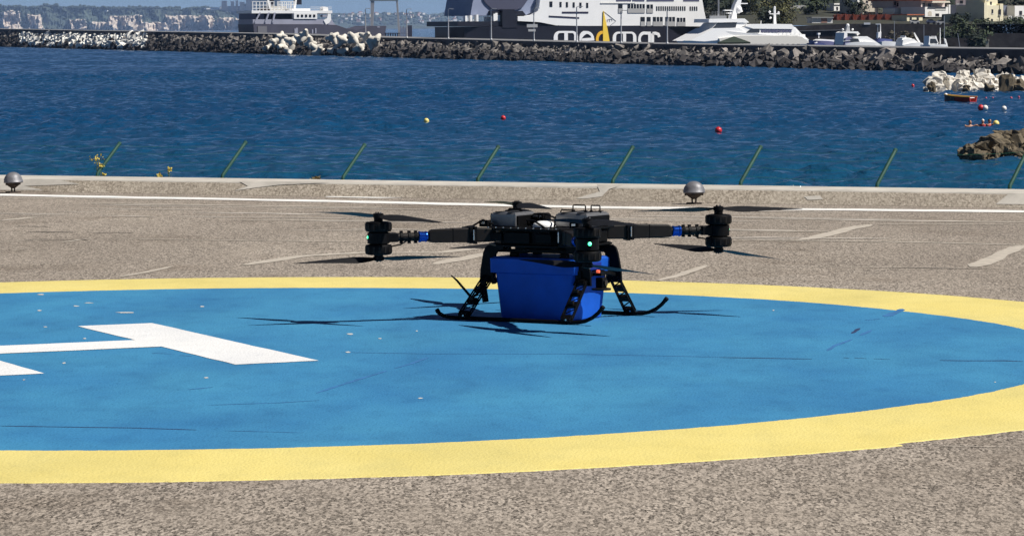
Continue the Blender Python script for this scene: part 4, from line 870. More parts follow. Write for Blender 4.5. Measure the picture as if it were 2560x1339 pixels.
for a, bq, rr in ((2134, 64, .24), (2121, 74, .15), (2147, 74, .15), (2160, 87, .13)):
    g = MB(); g.sphere((c1_.x(a), 1.8, c1_.z(a, bq)), rr*1.2, 10, 8); g.build('dome', YW, c1_.root, True)
cruiser('small_cruiser', 'low white speedboat with a dark blue sprayhood next to the flybridge cruiser', 2230, 575, math.radians(26), [(2252, 117), (2247, 109), (2240, 105), (2222, 103), (2205, 104)], [(2243, 132), (2238, 133), (2232, 134), (2220, 134), (2206, 134)], 2.6,
    [('deck', [(2205, 106), (2215, 103), (2240, 105), (2250, 116), (2210, 118)], .2, 2.4, YW), ('sprayhood', [(2196, 106), (2204, 98), (2214, 97), (2235, 99), (2236, 103), (2212, 104)], .5, 2.2, YB), ('aerial_mast', [(2209, 96), (2210, 60), (2211.2, 60), (2212, 96)], 1.2, 1.3, SHW), ('searchlight', [(2202, 95), (2203, 81), (2211, 80), (2210, 92)], 1, 1.5, YW)])
cruiser('small_cruiser', 'white day cruiser with a rounded canopy and leaning pole, third boat from the yacht', 2288, 560, math.radians(26), [(2321, 118), (2312, 108), (2300, 106), (2280, 107), (2258, 112)], [(2305, 132), (2300, 133), (2292, 134), (2275, 134), (2258, 134)], 2.6,
    [('cabin', [(2256, 116), (2259, 100), (2270, 96), (2288, 98), (2300, 107), (2318, 118)], .3, 2.3, YW), ('window', [(2262, 116), (2265, 111), (2276, 110), (2281, 117)], .22, .5, YB), ('side_window', [(2284, 113), (2285, 109), (2308, 110), (2311, 114)], .22, .5, GRY), ('arch', [(2257, 104), (2260, 95), (2266, 94), (2268, 89), (2270, 94), (2285, 96), (2286, 102), (2284, 98), (2263, 98)], .6, 2.0, YW), ('leaning_pole', [(2294, 82), (2296, 82), (2305, 96), (2317, 116), (2314, 116), (2300, 96)], 1, 1.1, YW)])
cruiser('small_cruiser', 'small white boat with a square wheelhouse at the right end of the moored boats', 2345, 550, math.radians(26), [(2378, 119), (2372, 112), (2362, 111), (2345, 111), (2325, 112)], [(2368, 132), (2364, 133), (2358, 134), (2345, 134), (2326, 134)], 2.4,
    [('wheelhouse', [(2325, 112), (2327, 90), (2331, 94), (2341, 95), (2345, 90), (2347, 97), (2351, 108), (2349, 112)], .5, 1.9, YW), ('wheelhouse_window', [(2329, 109), (2330, 97), (2343, 97), (2349, 108)], .42, .7, YG), ('mast', [(2360, 112), (2360, 70), (2361.3, 70), (2361.8, 112)], 1, 1.1, SHW), ('bow_frame', [(2366, 96), (2370, 98), (2376, 118), (2373, 118)], .4, .6, YW), ('seat', [(2338, 118), (2338, 112), (2346, 110), (2350, 118)], .3, .9, GRY)])

# ------------------------------------------------------------------ hillside shore at the right
HILL = mat('scrubby_hillside', (.018, .022, .014), .95, var=.4, scale=.25, col2=(.04, .038, .022), bump=.6, bscale=1)
g = MB(); NX, NY = 70, 26
def hill_z(X, Y):
    e = max(0, min(1, (X-28)/14)); e = e*e*(3-2*e)
    return SEA-1.5 + e*(7.4 + .018*max(0, Y-750)**1.25) + e*.5*noise.noise(Vector((X*.06, Y*.05, 0)))*(1 if Y > 800 else 0)
for j in range(NY+1):
    for i in range(NX+1):
        X = 15+330*(i/NX)**1.4; Y = 672.5+420*j/NY; g.v.append((X, Y, hill_z(X, Y)))
g.f = [(j*(NX+1)+i, j*(NX+1)+i+1, (j+1)*(NX+1)+i+1, (j+1)*(NX+1)+i) for j in range(NY) for i in range(NX)]; g.mi = [0]*len(g.f)
struct(tag(g.build('hillside', HILL, None, True), 'dark wooded hillside above the marina'))
def front(name, label, cat, px0, Y, rot=0, group=None): return Ship(name, label, cat, px0, Y, rot, group)
STW = mat('dark_stone_quay', (.045, .04, .042), .95, var=.4, scale=.6, bump=.5, bscale=2)
qw = front('quay_wall', 'dark stone retaining wall behind the moored boats', 'wall', 2250, 668)
qw.side('wall', [(1990, 140), (1990, 66), (2028, 64), (2110, 60), (2300, 60), (2450, 66), (2470, 84), (2700, 84), (2700, 140)], 0, 6, STW); qw.side('wall_band', [(1990, 79), (1990, 77), (2110, 74), (2110, 76)], -.2, .1, WCAP)
qw.rect('white_panel', 2160, 57, 2176, 62, -.1, .2, SHW)
qw.rect('gate_pier', 2452, 104, 2456, 122, -1, 0, mat('pale_gate_stone', (.36, .34, .28), .9)); qw.rect('gate_pier', 2462, 100, 2470, 122, -1, 0, mat('pale_gate_stone', (.36, .34, .28), .9)); qw.rect('gate_lintel', 2430, 99, 2471, 103, -1.1, .1, mat('pale_gate_stone', (.36, .34, .28), .9))
TER = mat('rust_red_wall', (.26, .065, .04), .9, var=.35, scale=.5); ROOF = mat('terracotta_roof', (.42, .13, .065), .85, var=.25, scale=1.5)
CRM = mat('cream_render', (.80, .74, .54), .85, var=.06, scale=.4); WRN_ = mat('white_render', (.84, .83, .81), .85, var=.05, scale=.4); PNK = mat('pink_grey_render', (.58, .49, .46), .85, var=.08, scale=.4); BLG = mat('shaded_blue_grey_render', (.16, .18, .24), .85, var=.1, scale=.4); TEA = mat('dark_teal_wall', (.05, .07, .075), .9, var=.25, scale=.4); BEI = mat('beige_render', (.58, .53, .45), .85, var=.08, scale=.4)  # dark blue-grey walls: shade on fronts turned from the sun, put into the colour
HW = mat('house_window', (.03, .03, .035), .2); AWN = mat('cream_awning', (.72, .66, .55), .8)
def house(label, px0, Y, rot, walls, wins=(), extra=(), depth=8):
    h = front('house', label, 'house', px0, Y, rot, 'houses on the hillside')
    for nm, pts, d0, d1, m in walls: h.side(nm, pts, d0, d1, m)
    for (a, b_, c, d, dd) in wins:
        fo = h.rect('window', a, b_, c, d, dd-.03, dd+.25, HW); h.rect('window_sill', a-.7, d, c+.7, d+.9, dd-.12, dd+.1, WRN_, fo)
    for nm, pts, d0, d1, m in extra: h.side(nm, pts, d0, d1, m)
    return h
def bxp(a, b_, c, d): return [(a, d), (c, d), (c, b_), (a, b_)]
hr = math.radians(34)
house('beige house with a cream side wall above the rust-red terrace', 2198, 800, hr, [('wall', bxp(2162, -30, 2202, 36), 1, 9, BEI), ('wall', bxp(2202, -30, 2230, 10), 0, 8, CRM), ('wall', bxp(2140, -10, 2146, 16), 0, 3, WRN_)], [(2170, 2, 2176, 9, 1), (2184, 2, 2190, 9, 1), (2210, -6, 2216, 3, 0)],
      [('pergola_beam', bxp(2174, 11, 2232, 15), -2, 0, WRN_), ('pergola_post', bxp(2175, 15, 2179, 40), -2, -1.6, WRN_), ('pergola_post', bxp(2195, 15, 2198, 40), -2, -1.6, WRN_), ('pergola_arch', [(2192, 36), (2192, 30), (2200, 24), (2212, 21), (2212, 24), (2202, 28), (2196, 36)], -2.2, -1.8, WRN_), ('pergola_wall', bxp(2186, 15, 2215, 21), -1.9, -1.2, BEI)])
house('pink house with a red tiled roof and a white terrace', 2258, 790, hr, [('wall', bxp(2238, 2, 2270, 20), 1, 8, PNK), ('terrace', [(2228, 32), (2228, 22), (2246, 18), (2270, 18), (2266, 25), (2246, 32)], -1, 3, WRN_), ('terrace_wall', bxp(2230, 30, 2248, 48), -.5, 3, WRN_)], [(2249, 8, 2258, 17, 1), (2242, 4, 2246, 14, 1)],
      [('roof', [(2234, 3), (2240, -14), (2282, -14), (2288, 2)], -.2, 9, ROOF), ('porch_post', bxp(2253, 45, 2257, 60), -1, -.6, WRN_), ('porch_post', bxp(2260, 45, 2264, 60), -1, -.6, WRN_)])
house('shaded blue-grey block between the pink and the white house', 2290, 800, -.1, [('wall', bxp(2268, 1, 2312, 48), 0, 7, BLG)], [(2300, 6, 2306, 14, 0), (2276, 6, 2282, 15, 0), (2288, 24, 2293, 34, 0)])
house('white house with a cream awning, an arched doorway and a red roof edge', 2343, 782, hr, [('wall', bxp(2312, 3, 2376, 20), 1.5, 9, PNK), ('terrace_wall', bxp(2310, 18, 2377, 43), 0, 8, WRN_), ('sign_panel', bxp(2337, 19, 2366, 27), -.06, .1, mat('pale_grey_panel', (.48, .48, .46), .8)), ('door_arch', [(2318, 40), (2318, 32), (2320, 29), (2323, 28), (2326, 29), (2328, 32), (2328, 40)], -.04, .2, BEI)], [(2338, 34.5, 2348, 42, 0), (2315, 8, 2322, 18, 1.5), (2330, 8, 2338, 18, 1.5)],
      [('awning', [(2322, 8), (2324, 3), (2370, 3), (2372, 8)], -.8, 1.6, AWN), ('roof', [(2308, 2), (2316, -14), (2370, -14), (2376, 2)], 1, 9.5, ROOF), ('pier', bxp(2374, 12, 2378, 40), -.1, .6, WRN_)])
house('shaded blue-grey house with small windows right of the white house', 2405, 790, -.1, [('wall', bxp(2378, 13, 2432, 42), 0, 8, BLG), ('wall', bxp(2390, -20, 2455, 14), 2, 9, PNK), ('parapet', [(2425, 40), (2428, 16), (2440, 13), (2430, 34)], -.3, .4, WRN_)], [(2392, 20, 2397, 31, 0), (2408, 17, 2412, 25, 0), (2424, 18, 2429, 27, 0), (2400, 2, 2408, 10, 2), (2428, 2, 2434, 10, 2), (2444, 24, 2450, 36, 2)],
      [('washing', bxp(2391, 9, 2398, 13), -.4, -.3, WRN_), ('washing', bxp(2418, 8, 2424, 14), -.4, -.3, WRN_), ('washing', bxp(2443, 9, 2449, 15), -.4, -.3, WRN_), ('lower_wall', bxp(2436, 16, 2460, 50), 1.8, 8, BEI)])
house('tall cream tower house with small dark windows', 2483, 765, hr, [('wall', bxp(2459, 14, 2508, 62), 0, 9, CRM), ('upper_wall', bxp(2468, -25, 2502, 15), .8, 7, CRM), ('buttress', bxp(2457, 8, 2465, 64), -.15, 5, CRM), ('buttress', bxp(2500, 10, 2509, 60), -.15, 5, CRM)], [(2481, 5, 2486, 13, .8), (2478, 24, 2483, 34, 0), (2497.5, 24, 2503, 38, -.15), (2477, 48, 2482, 58, 0), (2472, -6, 2477, 2, .8)], [('terrace', [(2440, 74), (2448, 60), (2475, 58), (2480, 70)], -2, 1, BEI)])
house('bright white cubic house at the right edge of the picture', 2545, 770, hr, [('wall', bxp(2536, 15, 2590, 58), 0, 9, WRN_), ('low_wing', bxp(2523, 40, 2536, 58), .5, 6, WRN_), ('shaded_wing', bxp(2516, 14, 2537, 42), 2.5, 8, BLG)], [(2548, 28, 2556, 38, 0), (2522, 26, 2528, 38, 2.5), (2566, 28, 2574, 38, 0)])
house('small white house with a flat roof between the trees above the kiosk', 2100, 812, hr, [('wall', bxp(2084, 12, 2112, 38), 0, 6, WRN_), ('parapet', bxp(2083, 9, 2113, 12.5), -.2, 6.2, WRN_)], [(2090, 18, 2095, 27, 0), (2102, 18, 2107, 27, 0)])
house('low cream house with two windows below the pink house', 2285, 770, hr, [('wall', bxp(2266, 38, 2308, 60), 0, 5, CRM), ('roof', bxp(2264, 36, 2310, 38.5), -.3, 5.3, ROOF)], [(2273, 44, 2279, 52, 0), (2292, 44, 2298, 52, 0)])
house('white terrace house with an arched porch left of the tower house', 2444, 772, hr, [('wall', bxp(2431, 40, 2458, 66), 0, 6, WRN_), ('porch', bxp(2434, 52, 2446, 66), -.6, .2, BEI)], [(2437, 43, 2442, 50, 0), (2449, 43, 2454, 50, 0)])
lw = front('terrace_wall', 'rust-red brick terrace wall below the beige house', 'wall', 2150, 775); lw.side('wall', [(2085, 60), (2085, 38), (2110, 36), (2160, 38), (2232, 36), (2270, 40), (2275, 60)], 0, 3, TER)
for k in range(9): lw.rect('pier', 2092+20*k, 35, 2095+20*k, 60, -.2, .2, TER)
for i, (px, py, hh, lab) in enumerate(((2236, 104, 52, 'bare slim mast right of the low speedboat'), (2310, 106, 62, 'bare slim mast between the day cruiser and the wheelhouse boat'), (2402, 116, 84, 'slanting boat hoist pole at the right end of the moored boats'))):
    mk = front('mooring_pole', lab, 'pole', px, 600); mk.side('pole', [(px-.7, 130), (px+.7, 130), (px+(.5 if i < 2 else -7), hh), (px-(.5 if i < 2 else 8.4), hh)], 0, .12, POLE)
tw = front('retaining_wall', 'dark teal retaining wall beneath the shaded blue-grey house', 'wall', 2393, 760); tw.side('wall', [(2355, 72), (2359, 36), (2427, 33), (2428, 72)], 0, 3, TEA)
kb = front('harbour_kiosk', 'low white kiosk with a coloured front left of the rust-red terrace', 'kiosk', 2055, 745, math.radians(10)); kb.rect('wall', 2030, 45, 2082, 58.5, 0, 4, WRN_); kb.rect('roof', 2028, 43, 2084, 45.2, -.3, 4.3, LAT); kb.rect('poster', 2053, 46.5, 2068, 57.5, -.05, .1, mat('faded_poster', (.45, .26, .2), .7))
kc = front('villa', 'small pale villa with a grey gable among the dark trees', 'house', 2008, 815, math.radians(15)); kc.rect('wall', 1990, 33, 2012, 58, 0, 6, WRN_); kc.rect('wall', 2000, 22, 2040, 40, 2, 8, WRN_); kc.side('roof', [(1998, 22), (2018, 14), (2042, 22)], 1.5, 8.5, LAT)
for a in (1994, 2003): kc.rect('window', a, 46, a+5, 56, -.04, .2, mat('violet_glass', (.10, .10, .16), .2))
hp = front('harbour_light', 'tall white harbour light pole with a fenced base above the ferry bow', 'lamp post', 1797, 720); hp.rect('pole', 1795, -10, 1799, 46, 0, .4, POLE); hp.rect('base', 1776, 40, 1816, 60, -.5, 3, SHW)
for k in range(8): hp.rect('fence_bar', 1780+4.4*k, 29, 1781+4.4*k, 40, -.4, -.3, POLE)
fk = front('flagpole', 'slim flagpole in front of the white terrace house', 'pole', 2361, 660); fk.rect('pole', 2360.2, 40, 2361.8, 118, 0, .15, POLE)
fl = front('street_lamp', 'street lamp with a flat head above the dark quay wall', 'lamp post', 2194, 662); fl.rect('pole', 2193, 62, 2195.4, 100, -.2, 0, POLE); fl.rect('lamp_head', 2189, 59.5, 2200, 62, -.3, .1, SHW)
# parked cars on the quay road
for i, (px, py, c, wd) in enumerate(((2288, 53, (.7, .7, .7), 22), (2328, 52, (.10, .12, .2), 22), (2352, 54, (.6, .6, .62), 20))):
    cr = front('parked_car', ['white car parked on the quay below the shaded block', 'dark blue car parked below the white terrace house', 'silver car parked nearest the teal wall'][i], 'car', px, 700, 0, 'cars parked on the quay')
    pm = mat('car_paint_%d' % i, c, .25, var=.02); w2 = wd/2
    cr.side('body', [(px-w2, py+6), (px-w2, py+1), (px-w2+3, py), (px+w2-2, py+.5), (px+w2, py+2), (px+w2, py+6)], 0, 1.7, pm); cr.side('cabin', [(px-w2+3, py+.5), (px-w2+6, py-3.5), (px+w2-8, py-3.5), (px+w2-4, py+.5)], .15, 1.55, HW)
    for a in (px-w2+4, px+w2-4):
        g = MB(); g.tube([(cr.x(a), -.02, cr.z(a, py+6)), (cr.x(a), .25, cr.z(a, py+6))], .26, 12); g.build('wheel', HBLK, cr.root)

# ------------------------------------------------------------------ trees
def tree(label, px, pyb, pyt, Y, wpx, leafm, n=900, name='tree', lobes=9, leaf=.42, seed=0):
    r = random.Random(seed+int(px)); b = at(px, pyb, Y); h = (at(px, pyt, Y)-b).z; rw = wpx*Y/F/2
    t = thing(name, label, 'tree', b, 0, 'trees on the hillside')
    g = MB(); g.tube([(0, 0, -.5), (.1*rw, 0, h*.25), (-.05*rw, .1, h*.55), (0, 0, h*.8)], [.06*h*.6+.08, .05*h*.6+.06, .12, .04], 8)
    for k in range(6):
        a = k*1.05+r.random(); g.tube([(0, 0, h*(.25+.08*k)), (math.cos(a)*rw*.35, math.sin(a)*rw*.35, h*(.42+.07*k)), (math.cos(a)*rw*.7, math.sin(a)*rw*.7, h*(.5+.07*k))], [.1, .07, .03], 6)
    g.build('trunk', mat('tree_bark', (.07, .055, .04), .95, var=.3, scale=4), t)
    C = [(Vector((r.gauss(0, .45)*rw, r.gauss(0, .4)*rw, h*(.35+.55*r.random()))), rw*r.uniform(.28, .5)) for _ in range(lobes)]
    g = MB(); g2 = MB()
    for k in range(n):
        c, cr = r.choice(C); d = Vector((r.gauss(0, 1), r.gauss(0, 1), r.gauss(0, 1))).normalized(); p = c + d*cr*r.uniform(.55, 1.08); p.z = max(h*.12, p.z)
        nn = (d+Vector((r.uniform(-.7, .7), r.uniform(-.7, .7), r.uniform(-.4, .9)))).normalized(); sx = nn.orthogonal().normalized(); sx = Matrix.Rotation(r.uniform(0, 6.28), 3, nn) @ sx; sy = nn.cross(sx); s_ = leaf*r.uniform(.5, 1.2)
        g.add([p-sx*s_, p-sy*s_*.5, p+sx*s_, p+sy*s_*.5], [(0, 1, 2, 3)])
    g.build('crown', leafm, t); return t
LV1 = mat('dark_evergreen_leaf', (.022, .035, .020), .8, var=.5, scale=.5); LV2 = mat('olive_green_leaf', (.085, .085, .028), .8, var=.45, scale=.5); LV3 = mat('mid_green_leaf', (.045, .065, .028), .8, var=.5, scale=.5)
for i, (lab, px, yb, yt, Y, wp, lm, n) in enumerate((
    ('broad olive-green tree behind the yacht radar mast', 1950, 66, -8, 760, 150, LV2, 1900), ('dark evergreen right behind the ferry stern', 1795, 66, -25, 790, 90, LV1, 1200), ('dark evergreen left of the olive-green tree', 1850, 66, -25, 800, 110, LV1, 1400), ('low dark bush in front of the olive-green tree', 1925, 68, 22, 735, 60, LV1, 700),
    ('dark tree right of the small villa', 2050, 50, -30, 840, 90, LV1, 1200), ('round green tree above the white kiosk', 2040, 44, 2, 800, 60, LV3, 800), ('dark tree above the rust-red terrace', 2110, 48, -30, 850, 100, LV1, 1300), ('small dark tree left of the pergola', 2145, 50, 0, 790, 60, LV1, 700),
    ('dark shrub growing against the teal wall', 2385, 68, 38, 752, 56, LV1, 700), ('spreading green shrub on top of the dark quay wall', 2420, 96, 68, 664, 110, LV3, 1100), ('dark tree below the tower house', 2500, 118, 52, 690, 100, LV1, 1300), ('green bushes below the bright white house', 2548, 80, 48, 740, 80, LV3, 900), ('tall dark tree at the right edge behind the mole', 2555, 124, 66, 680, 90, LV1, 1000), ('dark bush over the stone gate', 2440, 122, 88, 660, 70, LV1, 700),
    ('dark tree behind the small villa', 1985, 55, -20, 830, 70, LV1, 900), ('brown-green bush behind the day cruiser', 2262, 118, 80, 655, 60, mat('brown_green_leaf', (.06, .05, .03), .85, var=.4, scale=.6), 600), ('green bush left of the tower house', 2446, 72, 50, 755, 40, LV3, 400))):
    tree(lab, px, yb, yt, Y, wp, lm, n, 'tree', 11, .36, i)

g = MB()
for k in range(21000):
    u_ = R.random() < .42; X = R.uniform(36, 190) if u_ else R.uniform(36, 340); Y = R.uniform(812, 960) if u_ else R.uniform(812 if X < 200 else 680, 1090); q = noise.noise(Vector((X*.09, Y*.06, 4)))
    if q < -.25: continue
    p = Vector((X, Y, hill_z(X, Y)+R.uniform(0, 4.5)*(.4+q))); nn = Vector((R.gauss(0, 1), R.gauss(0, 1)-.3, R.gauss(.5, 1))).normalized(); sx = nn.orthogonal().normalized()*R.uniform(.4, .9); sy = nn.cross(sx)*.7
    g.add([p-sx, p-sy, p+sx, p+sy], [(0, 1, 2, 3)])
o = g.build('hillside_woods', LV1, None); tag(o, 'dark dense woods covering the hillside behind the houses', 'trees', kind='stuff')

# ------------------------------------------------------------------ far coast
CLF = mat('pale_cliff_rock', (.58, .50, .42), .9, var=.22, scale=.02, bump=.5, bscale=.07, stretch=(1, 1, .3)); VEG = mat('coastal_scrub', (.055, .075, .06), .95, var=.35, scale=.012, bump=.4)
FY = 16000.; FK = FY/5200
def skyline(px): return 20 + 5*noise.noise(Vector((px*.012, 0, 0))) + 5*noise.noise(Vector((px*.05, 3, 0))) + (px-320)*.012 - 4*max(0, noise.noise(Vector((px*.021, 9, 0))))
PATCH = [(0, 48, 28, 74), (70, 102, 38, 74), (172, 215, 48, 74), (225, 300, 55, 76), (272, 352, 38, 60), (300, 420, 56, 78), (415, 532, 40, 80), (540, 592, 45, 80), (590, 628, 50, 64)]
g = MB(); NX = 330; NZ = 26; PX = [-260+940*i/NX for i in range(NX+1)]
def pale(px, py):
    for a, b_, c, d in PATCH:
        n1 = 7*noise.noise(Vector((px*.06, py*.09, 5)))
        if a+n1 < px+(py-c)*-.12 < b_+n1 and c+n1*.7 < py < d and noise.noise(Vector((px*.13, py*.05, 0))) > -.48: return 1
    return 0
V = []
for j in range(NZ+1):
    for px in PX:
        top = skyline(px); py = 92+(top-92)*(j/NZ); dep = FY + 200*(j/NZ)*(1-.85*pale(px, py)) + 70*noise.noise(Vector((px*.045, py*.03, 1))) + 32*noise.noise(Vector((px*.2, py*.12, 2)))
        V.append((at(px, py, dep), px, py))
g.v = [tuple(q[0]) for q in V]
for j in range(NZ):
    for i in range(NX):
        a = j*(NX+1)+i; g.f.append((a, a+1, a+NX+2, a+NX+1)); g.mi.append(pale((V[a][1]+V[a+1][1])/2, (V[a][2]+V[a+NX+1][2])/2))
# plateau behind the skyline
base = len(g.v); g.v += [tuple(at(px, skyline(px), FY+200)+Vector((0, 900, -8))) for px in PX]
for i in range(NX): g.f.append((NZ*(NX+1)+i, NZ*(NX+1)+i+1, base+i+1, base+i)); g.mi.append(0)
struct(tag(g.build('headland', [VEG, CLF], None), 'far headland with pale cliff faces under dark scrub'))
# scrub and trees along its skyline, too far to tell apart
g = MB()
for k in range(420):
    px = R.uniform(-40, 660); p = at(px, skyline(px)+2.0, FY+165+R.uniform(-30, 60)); s_ = FK*R.choice((1.2, 1.6, 2.2, 3.4 if R.random() < .2 else 1.5))
    for q in range(5):
        c = p+Vector((R.uniform(-1, 1)*s_*1.6, R.uniform(-1, 1), R.uniform(-.2, .8)*s_)); d = s_*R.uniform(.5, 1); g.sphere(c, d, 6, 4)
o = g.build('skyline_scrub', VEG, None); tag(o, 'distant dark treetops along the headland skyline', 'trees', kind='stuff')
# far town slope
g = MB(); TY = 18500.; TX = [600+900*i/120 for i in range(121)]
def tsky(px): return 33 + 5*noise.noise(Vector((px*.02, 50, 0))) + 3*noise.noise(Vector((px*.09, 51, 0))) - (8*math.exp(-((px-620)/50)**2))
rows = 10
for j in range(rows+1):
    for px in TX:
        py = 78+(tsky(px)-78)*j/rows; g.v.append(tuple(at(px, py, TY+700*j/rows+50*noise.noise(Vector((px*.05, j, 0))))))
g.f = [(j*121+i, j*121+i+1, (j+1)*121+i+1, (j+1)*121+i) for j in range(rows) for i in range(120)]; g.mi = [0]*len(g.f)
struct(tag(g.build('far_shore', VEG), 'distant wooded shore behind the ships'))
g = MB()
for k in range(520):
    px = R.uniform(600, 1240); py = R.uniform(tsky(px)+1, 62); p = at(px, py, TY+700*(78-py)/(78-tsky(px))-18); g.sphere(p, R.uniform(4.5, 12.5), 6, 4, (1.3, 1, .8))
o = g.build('far_woods', VEG, None); tag(o, 'distant dark trees scattered between far white houses', 'trees', kind='stuff')
FW = [mat('far_white_wall', (.78, .77, .75), .9), mat('far_cream_wall', (.66, .60, .48), .9), mat('far_pink_wall', (.55, .40, .36), .9)]
hm = []
for k, m in enumerate(FW):
    g = MB(); g.box((0, 0, .5), (1, 1, 1)); wl_ = g.mesh('wall', m); g = MB(); g.prism([(-.55, .98), (.55, .98), (0, 1.25)], -.55, .55, 'y'); rf_ = g.mesh('roof', ROOF); g = MB(); g.box((0, 0, 1.03), (1.04, 1.04, .08)); ff = g.mesh('roof', m); hm.append((wl_, rf_, ff))
def farhouse(px, py, wpx, hpx, k, flat, label, Y=None):
    Yq = Y or TY+700*(78-py)/(78-tsky(px))-45; p = at(px, py, Yq); label = label or 'tiny %s house with a %s roof in the far town between the ships' % (('white', 'cream', 'pink')[k], 'flat' if flat else 'red'); r = thing('far_house', label, 'house', p, R.uniform(-.5, .7), 'houses of the far town'); w_ = wpx*Yq/F; h_ = hpx*Yq/F
    for me, nm in ((hm[k][0], 'wall'), (hm[k][2 if flat else 1], 'roof')): link(nm, me, r, scale=(w_, w_*.8, h_))
for k in range(64):
    px = R.choice((R.uniform(842, 930), R.uniform(842, 1180), R.uniform(1000, 1180))); py = R.uniform(tsky(px)+2, 60); farhouse(px, py, R.uniform(4, 11), R.uniform(3, 6.5), R.choice((0, 0, 0, 1, 2)), R.random() < .6, '' )
for px, py, w_, h_ in ((1158, 46, 14, 12), (1165, 53, 16, 9), (1118, 36, 12, 9)): farhouse(px, py, w_, h_, 0, True, 'larger white house of the far town near the ferry bow')
for px, py, w_, h_ in ((520, 24, 16, 3), (540, 25, 22, 5), (560, 22, 18, 6), (628, 31, 12, 5), (265, 29, 8, 2.5)): farhouse(px, py, w_, h_, 0, True, 'small pale house on the headland', FY-20)
ct = Ship('hilltop_castle', 'blue-grey castle block with towers on the headland above the ship', 'castle', 600, FY-60, 0); CST = mat('castle_stone', (.16, .17, .2), .9, var=.2, scale=.05)
ct.rect('keep', 555, 3, 568, 26, 0, 20, CST); ct.rect('wall', 555, 16, 640, 30, 2, 24, CST); ct.side('rock', [(575, 34), (600, 18), (625, 4), (650, -6), (700, -10), (700, 50), (600, 50)], 6, 40, VEG)
for a, b_, c in ((578, 4, 586), (590, 2, 596), (600, 6, 612), (616, -4, 640)): ct.rect('tower', a, b_, c, 28, -1, 14, CST)

# ------------------------------------------------------------------ near rocks, boat, buoys, swimmers
def islet(label, Y, pts, meshes, par_px, f=1.):
    c = at(par_px[0], par_px[1], Y); r = thing('rock_islet', label, 'rocks', (c.x, c.y, SEA))
    for px, py, wpx, hpx, dy in pts:
        p = at(px, py, Y+dy); k = Y/F; link('rock', R.choice(meshes), r, world=True, loc=p, rot=(R.uniform(-.4, .4), R.uniform(-.4, .4), R.uniform(0, 6)), scale=(wpx*k*.62*f, wpx*k*.6*f, hpx*k*.92*f))
    return r
pts = []
for k in range(78):
    px = R.uniform(2330, 2660); t = R.random(); top = 186+max(0, (2360-px))*.5; pts.append((px, 232+6*(px > 2480)-t*(44-max(0, (2350-px))*.7), R.choice((22, 30, 38, 54)), R.uniform(18, 34), t*3.4))
pts += [(2322, 224, 22, 16, 0), (2332, 212, 26, 20, .5), (2345, 204, 34, 22, 1), (2350, 228, 34, 16, 0)]
islet('pale sunlit rock heap in the water at the right', 322, pts[:], RKI, (2450, 235))
g = MB(); o = None
for k in range(26): pts.append((R.uniform(2325, 2640), R.uniform(230, 238), R.uniform(14, 26), 12, -.5))
islet('brown weed-covered stones at the foot of the pale rock heap', 321, pts[-26:]+[(2516, 216, 44, 48, -.8), (2548, 222, 36, 40, -.8), (2330, 219, 22, 24, -.5), (2470, 222, 26, 22, -.8), (2415, 222, 22, 18, -.8)], RKB, (2450, 236))
islet('low brown rocks rising from the water at the lower right', 160, [(2425, 388, 44, 30, 0), (2410, 392, 20, 14, 0), (2455, 380, 66, 44, 1), (2490, 372, 74, 56, 1.4), (2530, 368, 90, 70, 2), (2580, 365, 110, 80, 3), (2470, 358, 50, 30, 2.4), (2520, 345, 70, 30, 3), (2570, 342, 80, 36, 3), (2440, 372, 40, 22, 1.5), (2560, 400, 60, 24, .4), (2475, 402, 40, 12, .2)] + [(R.uniform(2408, 2600), R.uniform(372, 404), R.uniform(18, 44), R.uniform(14, 30), R.uniform(-.4, .6)) for _ in range(26)], RKB, (2480, 402), 1.12)
# dinghy
RB = mat('red_boat_paint', (.40, .03, .02), .45); OB = mat('ochre_wood', (.50, .30, .05), .6); DB = mat('dark_boat_side', (.04, .02, .02), .5)
d0 = gz(2398, 256, SEA); dg = thing('rowing_boat', 'small red and ochre rowing boat floating by the pale rocks', 'boat', (d0.x, d0.y, SEA), math.radians(-38)); Ld = 2.5
def brow(t, k): wdt = .62*math.sin(math.pi*min(1, (t*.62+.02)))**.6; return wdt*k
g = MB(); rings = []
for i in range(9):
    t = i/8; X = -Ld/2+Ld*t; b_ = brow(t, 1); zt_ = .42+.16*(1-t)**2; rings.append([(X, -b_, zt_), (X, -b_*.75, -.05), (X, 0, -.14), (X, b_*.75, -.05), (X, b_, zt_), (X, b_*.86, zt_-.02), (X, b_*.6, .08), (X, -b_*.6, .08), (X, -b_*.86, zt_-.02)])
g.loft(rings); hl = g.build('hull', RB, dg, 40)
g = MB(); P = [(-Ld/2+Ld*i/8, -brow(i/8, 1.02), .43+.16*(1-i/8)**2) for i in range(9)]; g.tube(P, .045, 6); g.tube([(p[0], -p[1], p[2]) for p in P], .045, 6); g.build('gunwale', OB, hl)
g = MB(); g.loft([[(-Ld/2+Ld*t, -brow(t, 1.015), z0+.16*(1-t)**2) for z0 in (.02, .38)] + [(-Ld/2+Ld*t, -brow(t, .93), z0+.16*(1-t)**2) for z0 in (.38, .02)] for t in (.03, .15, .3, .45)]); g.build('dark_side_panel', DB, hl)
for X in (-.4, .35):
    g = MB(); g.box((X, 0, .34), (.22, .95, .05)); g.build('thwart', OB, dg)
g = MB(); g.sphere((-Ld/2+.06, 0, .58), .13, 10, 8); g.build('bow_fender', YW, dg, True)
g = MB(); g.box((.95, 0, .36), (.35, .8, .06)); g.build('stern_seat', YW, dg)
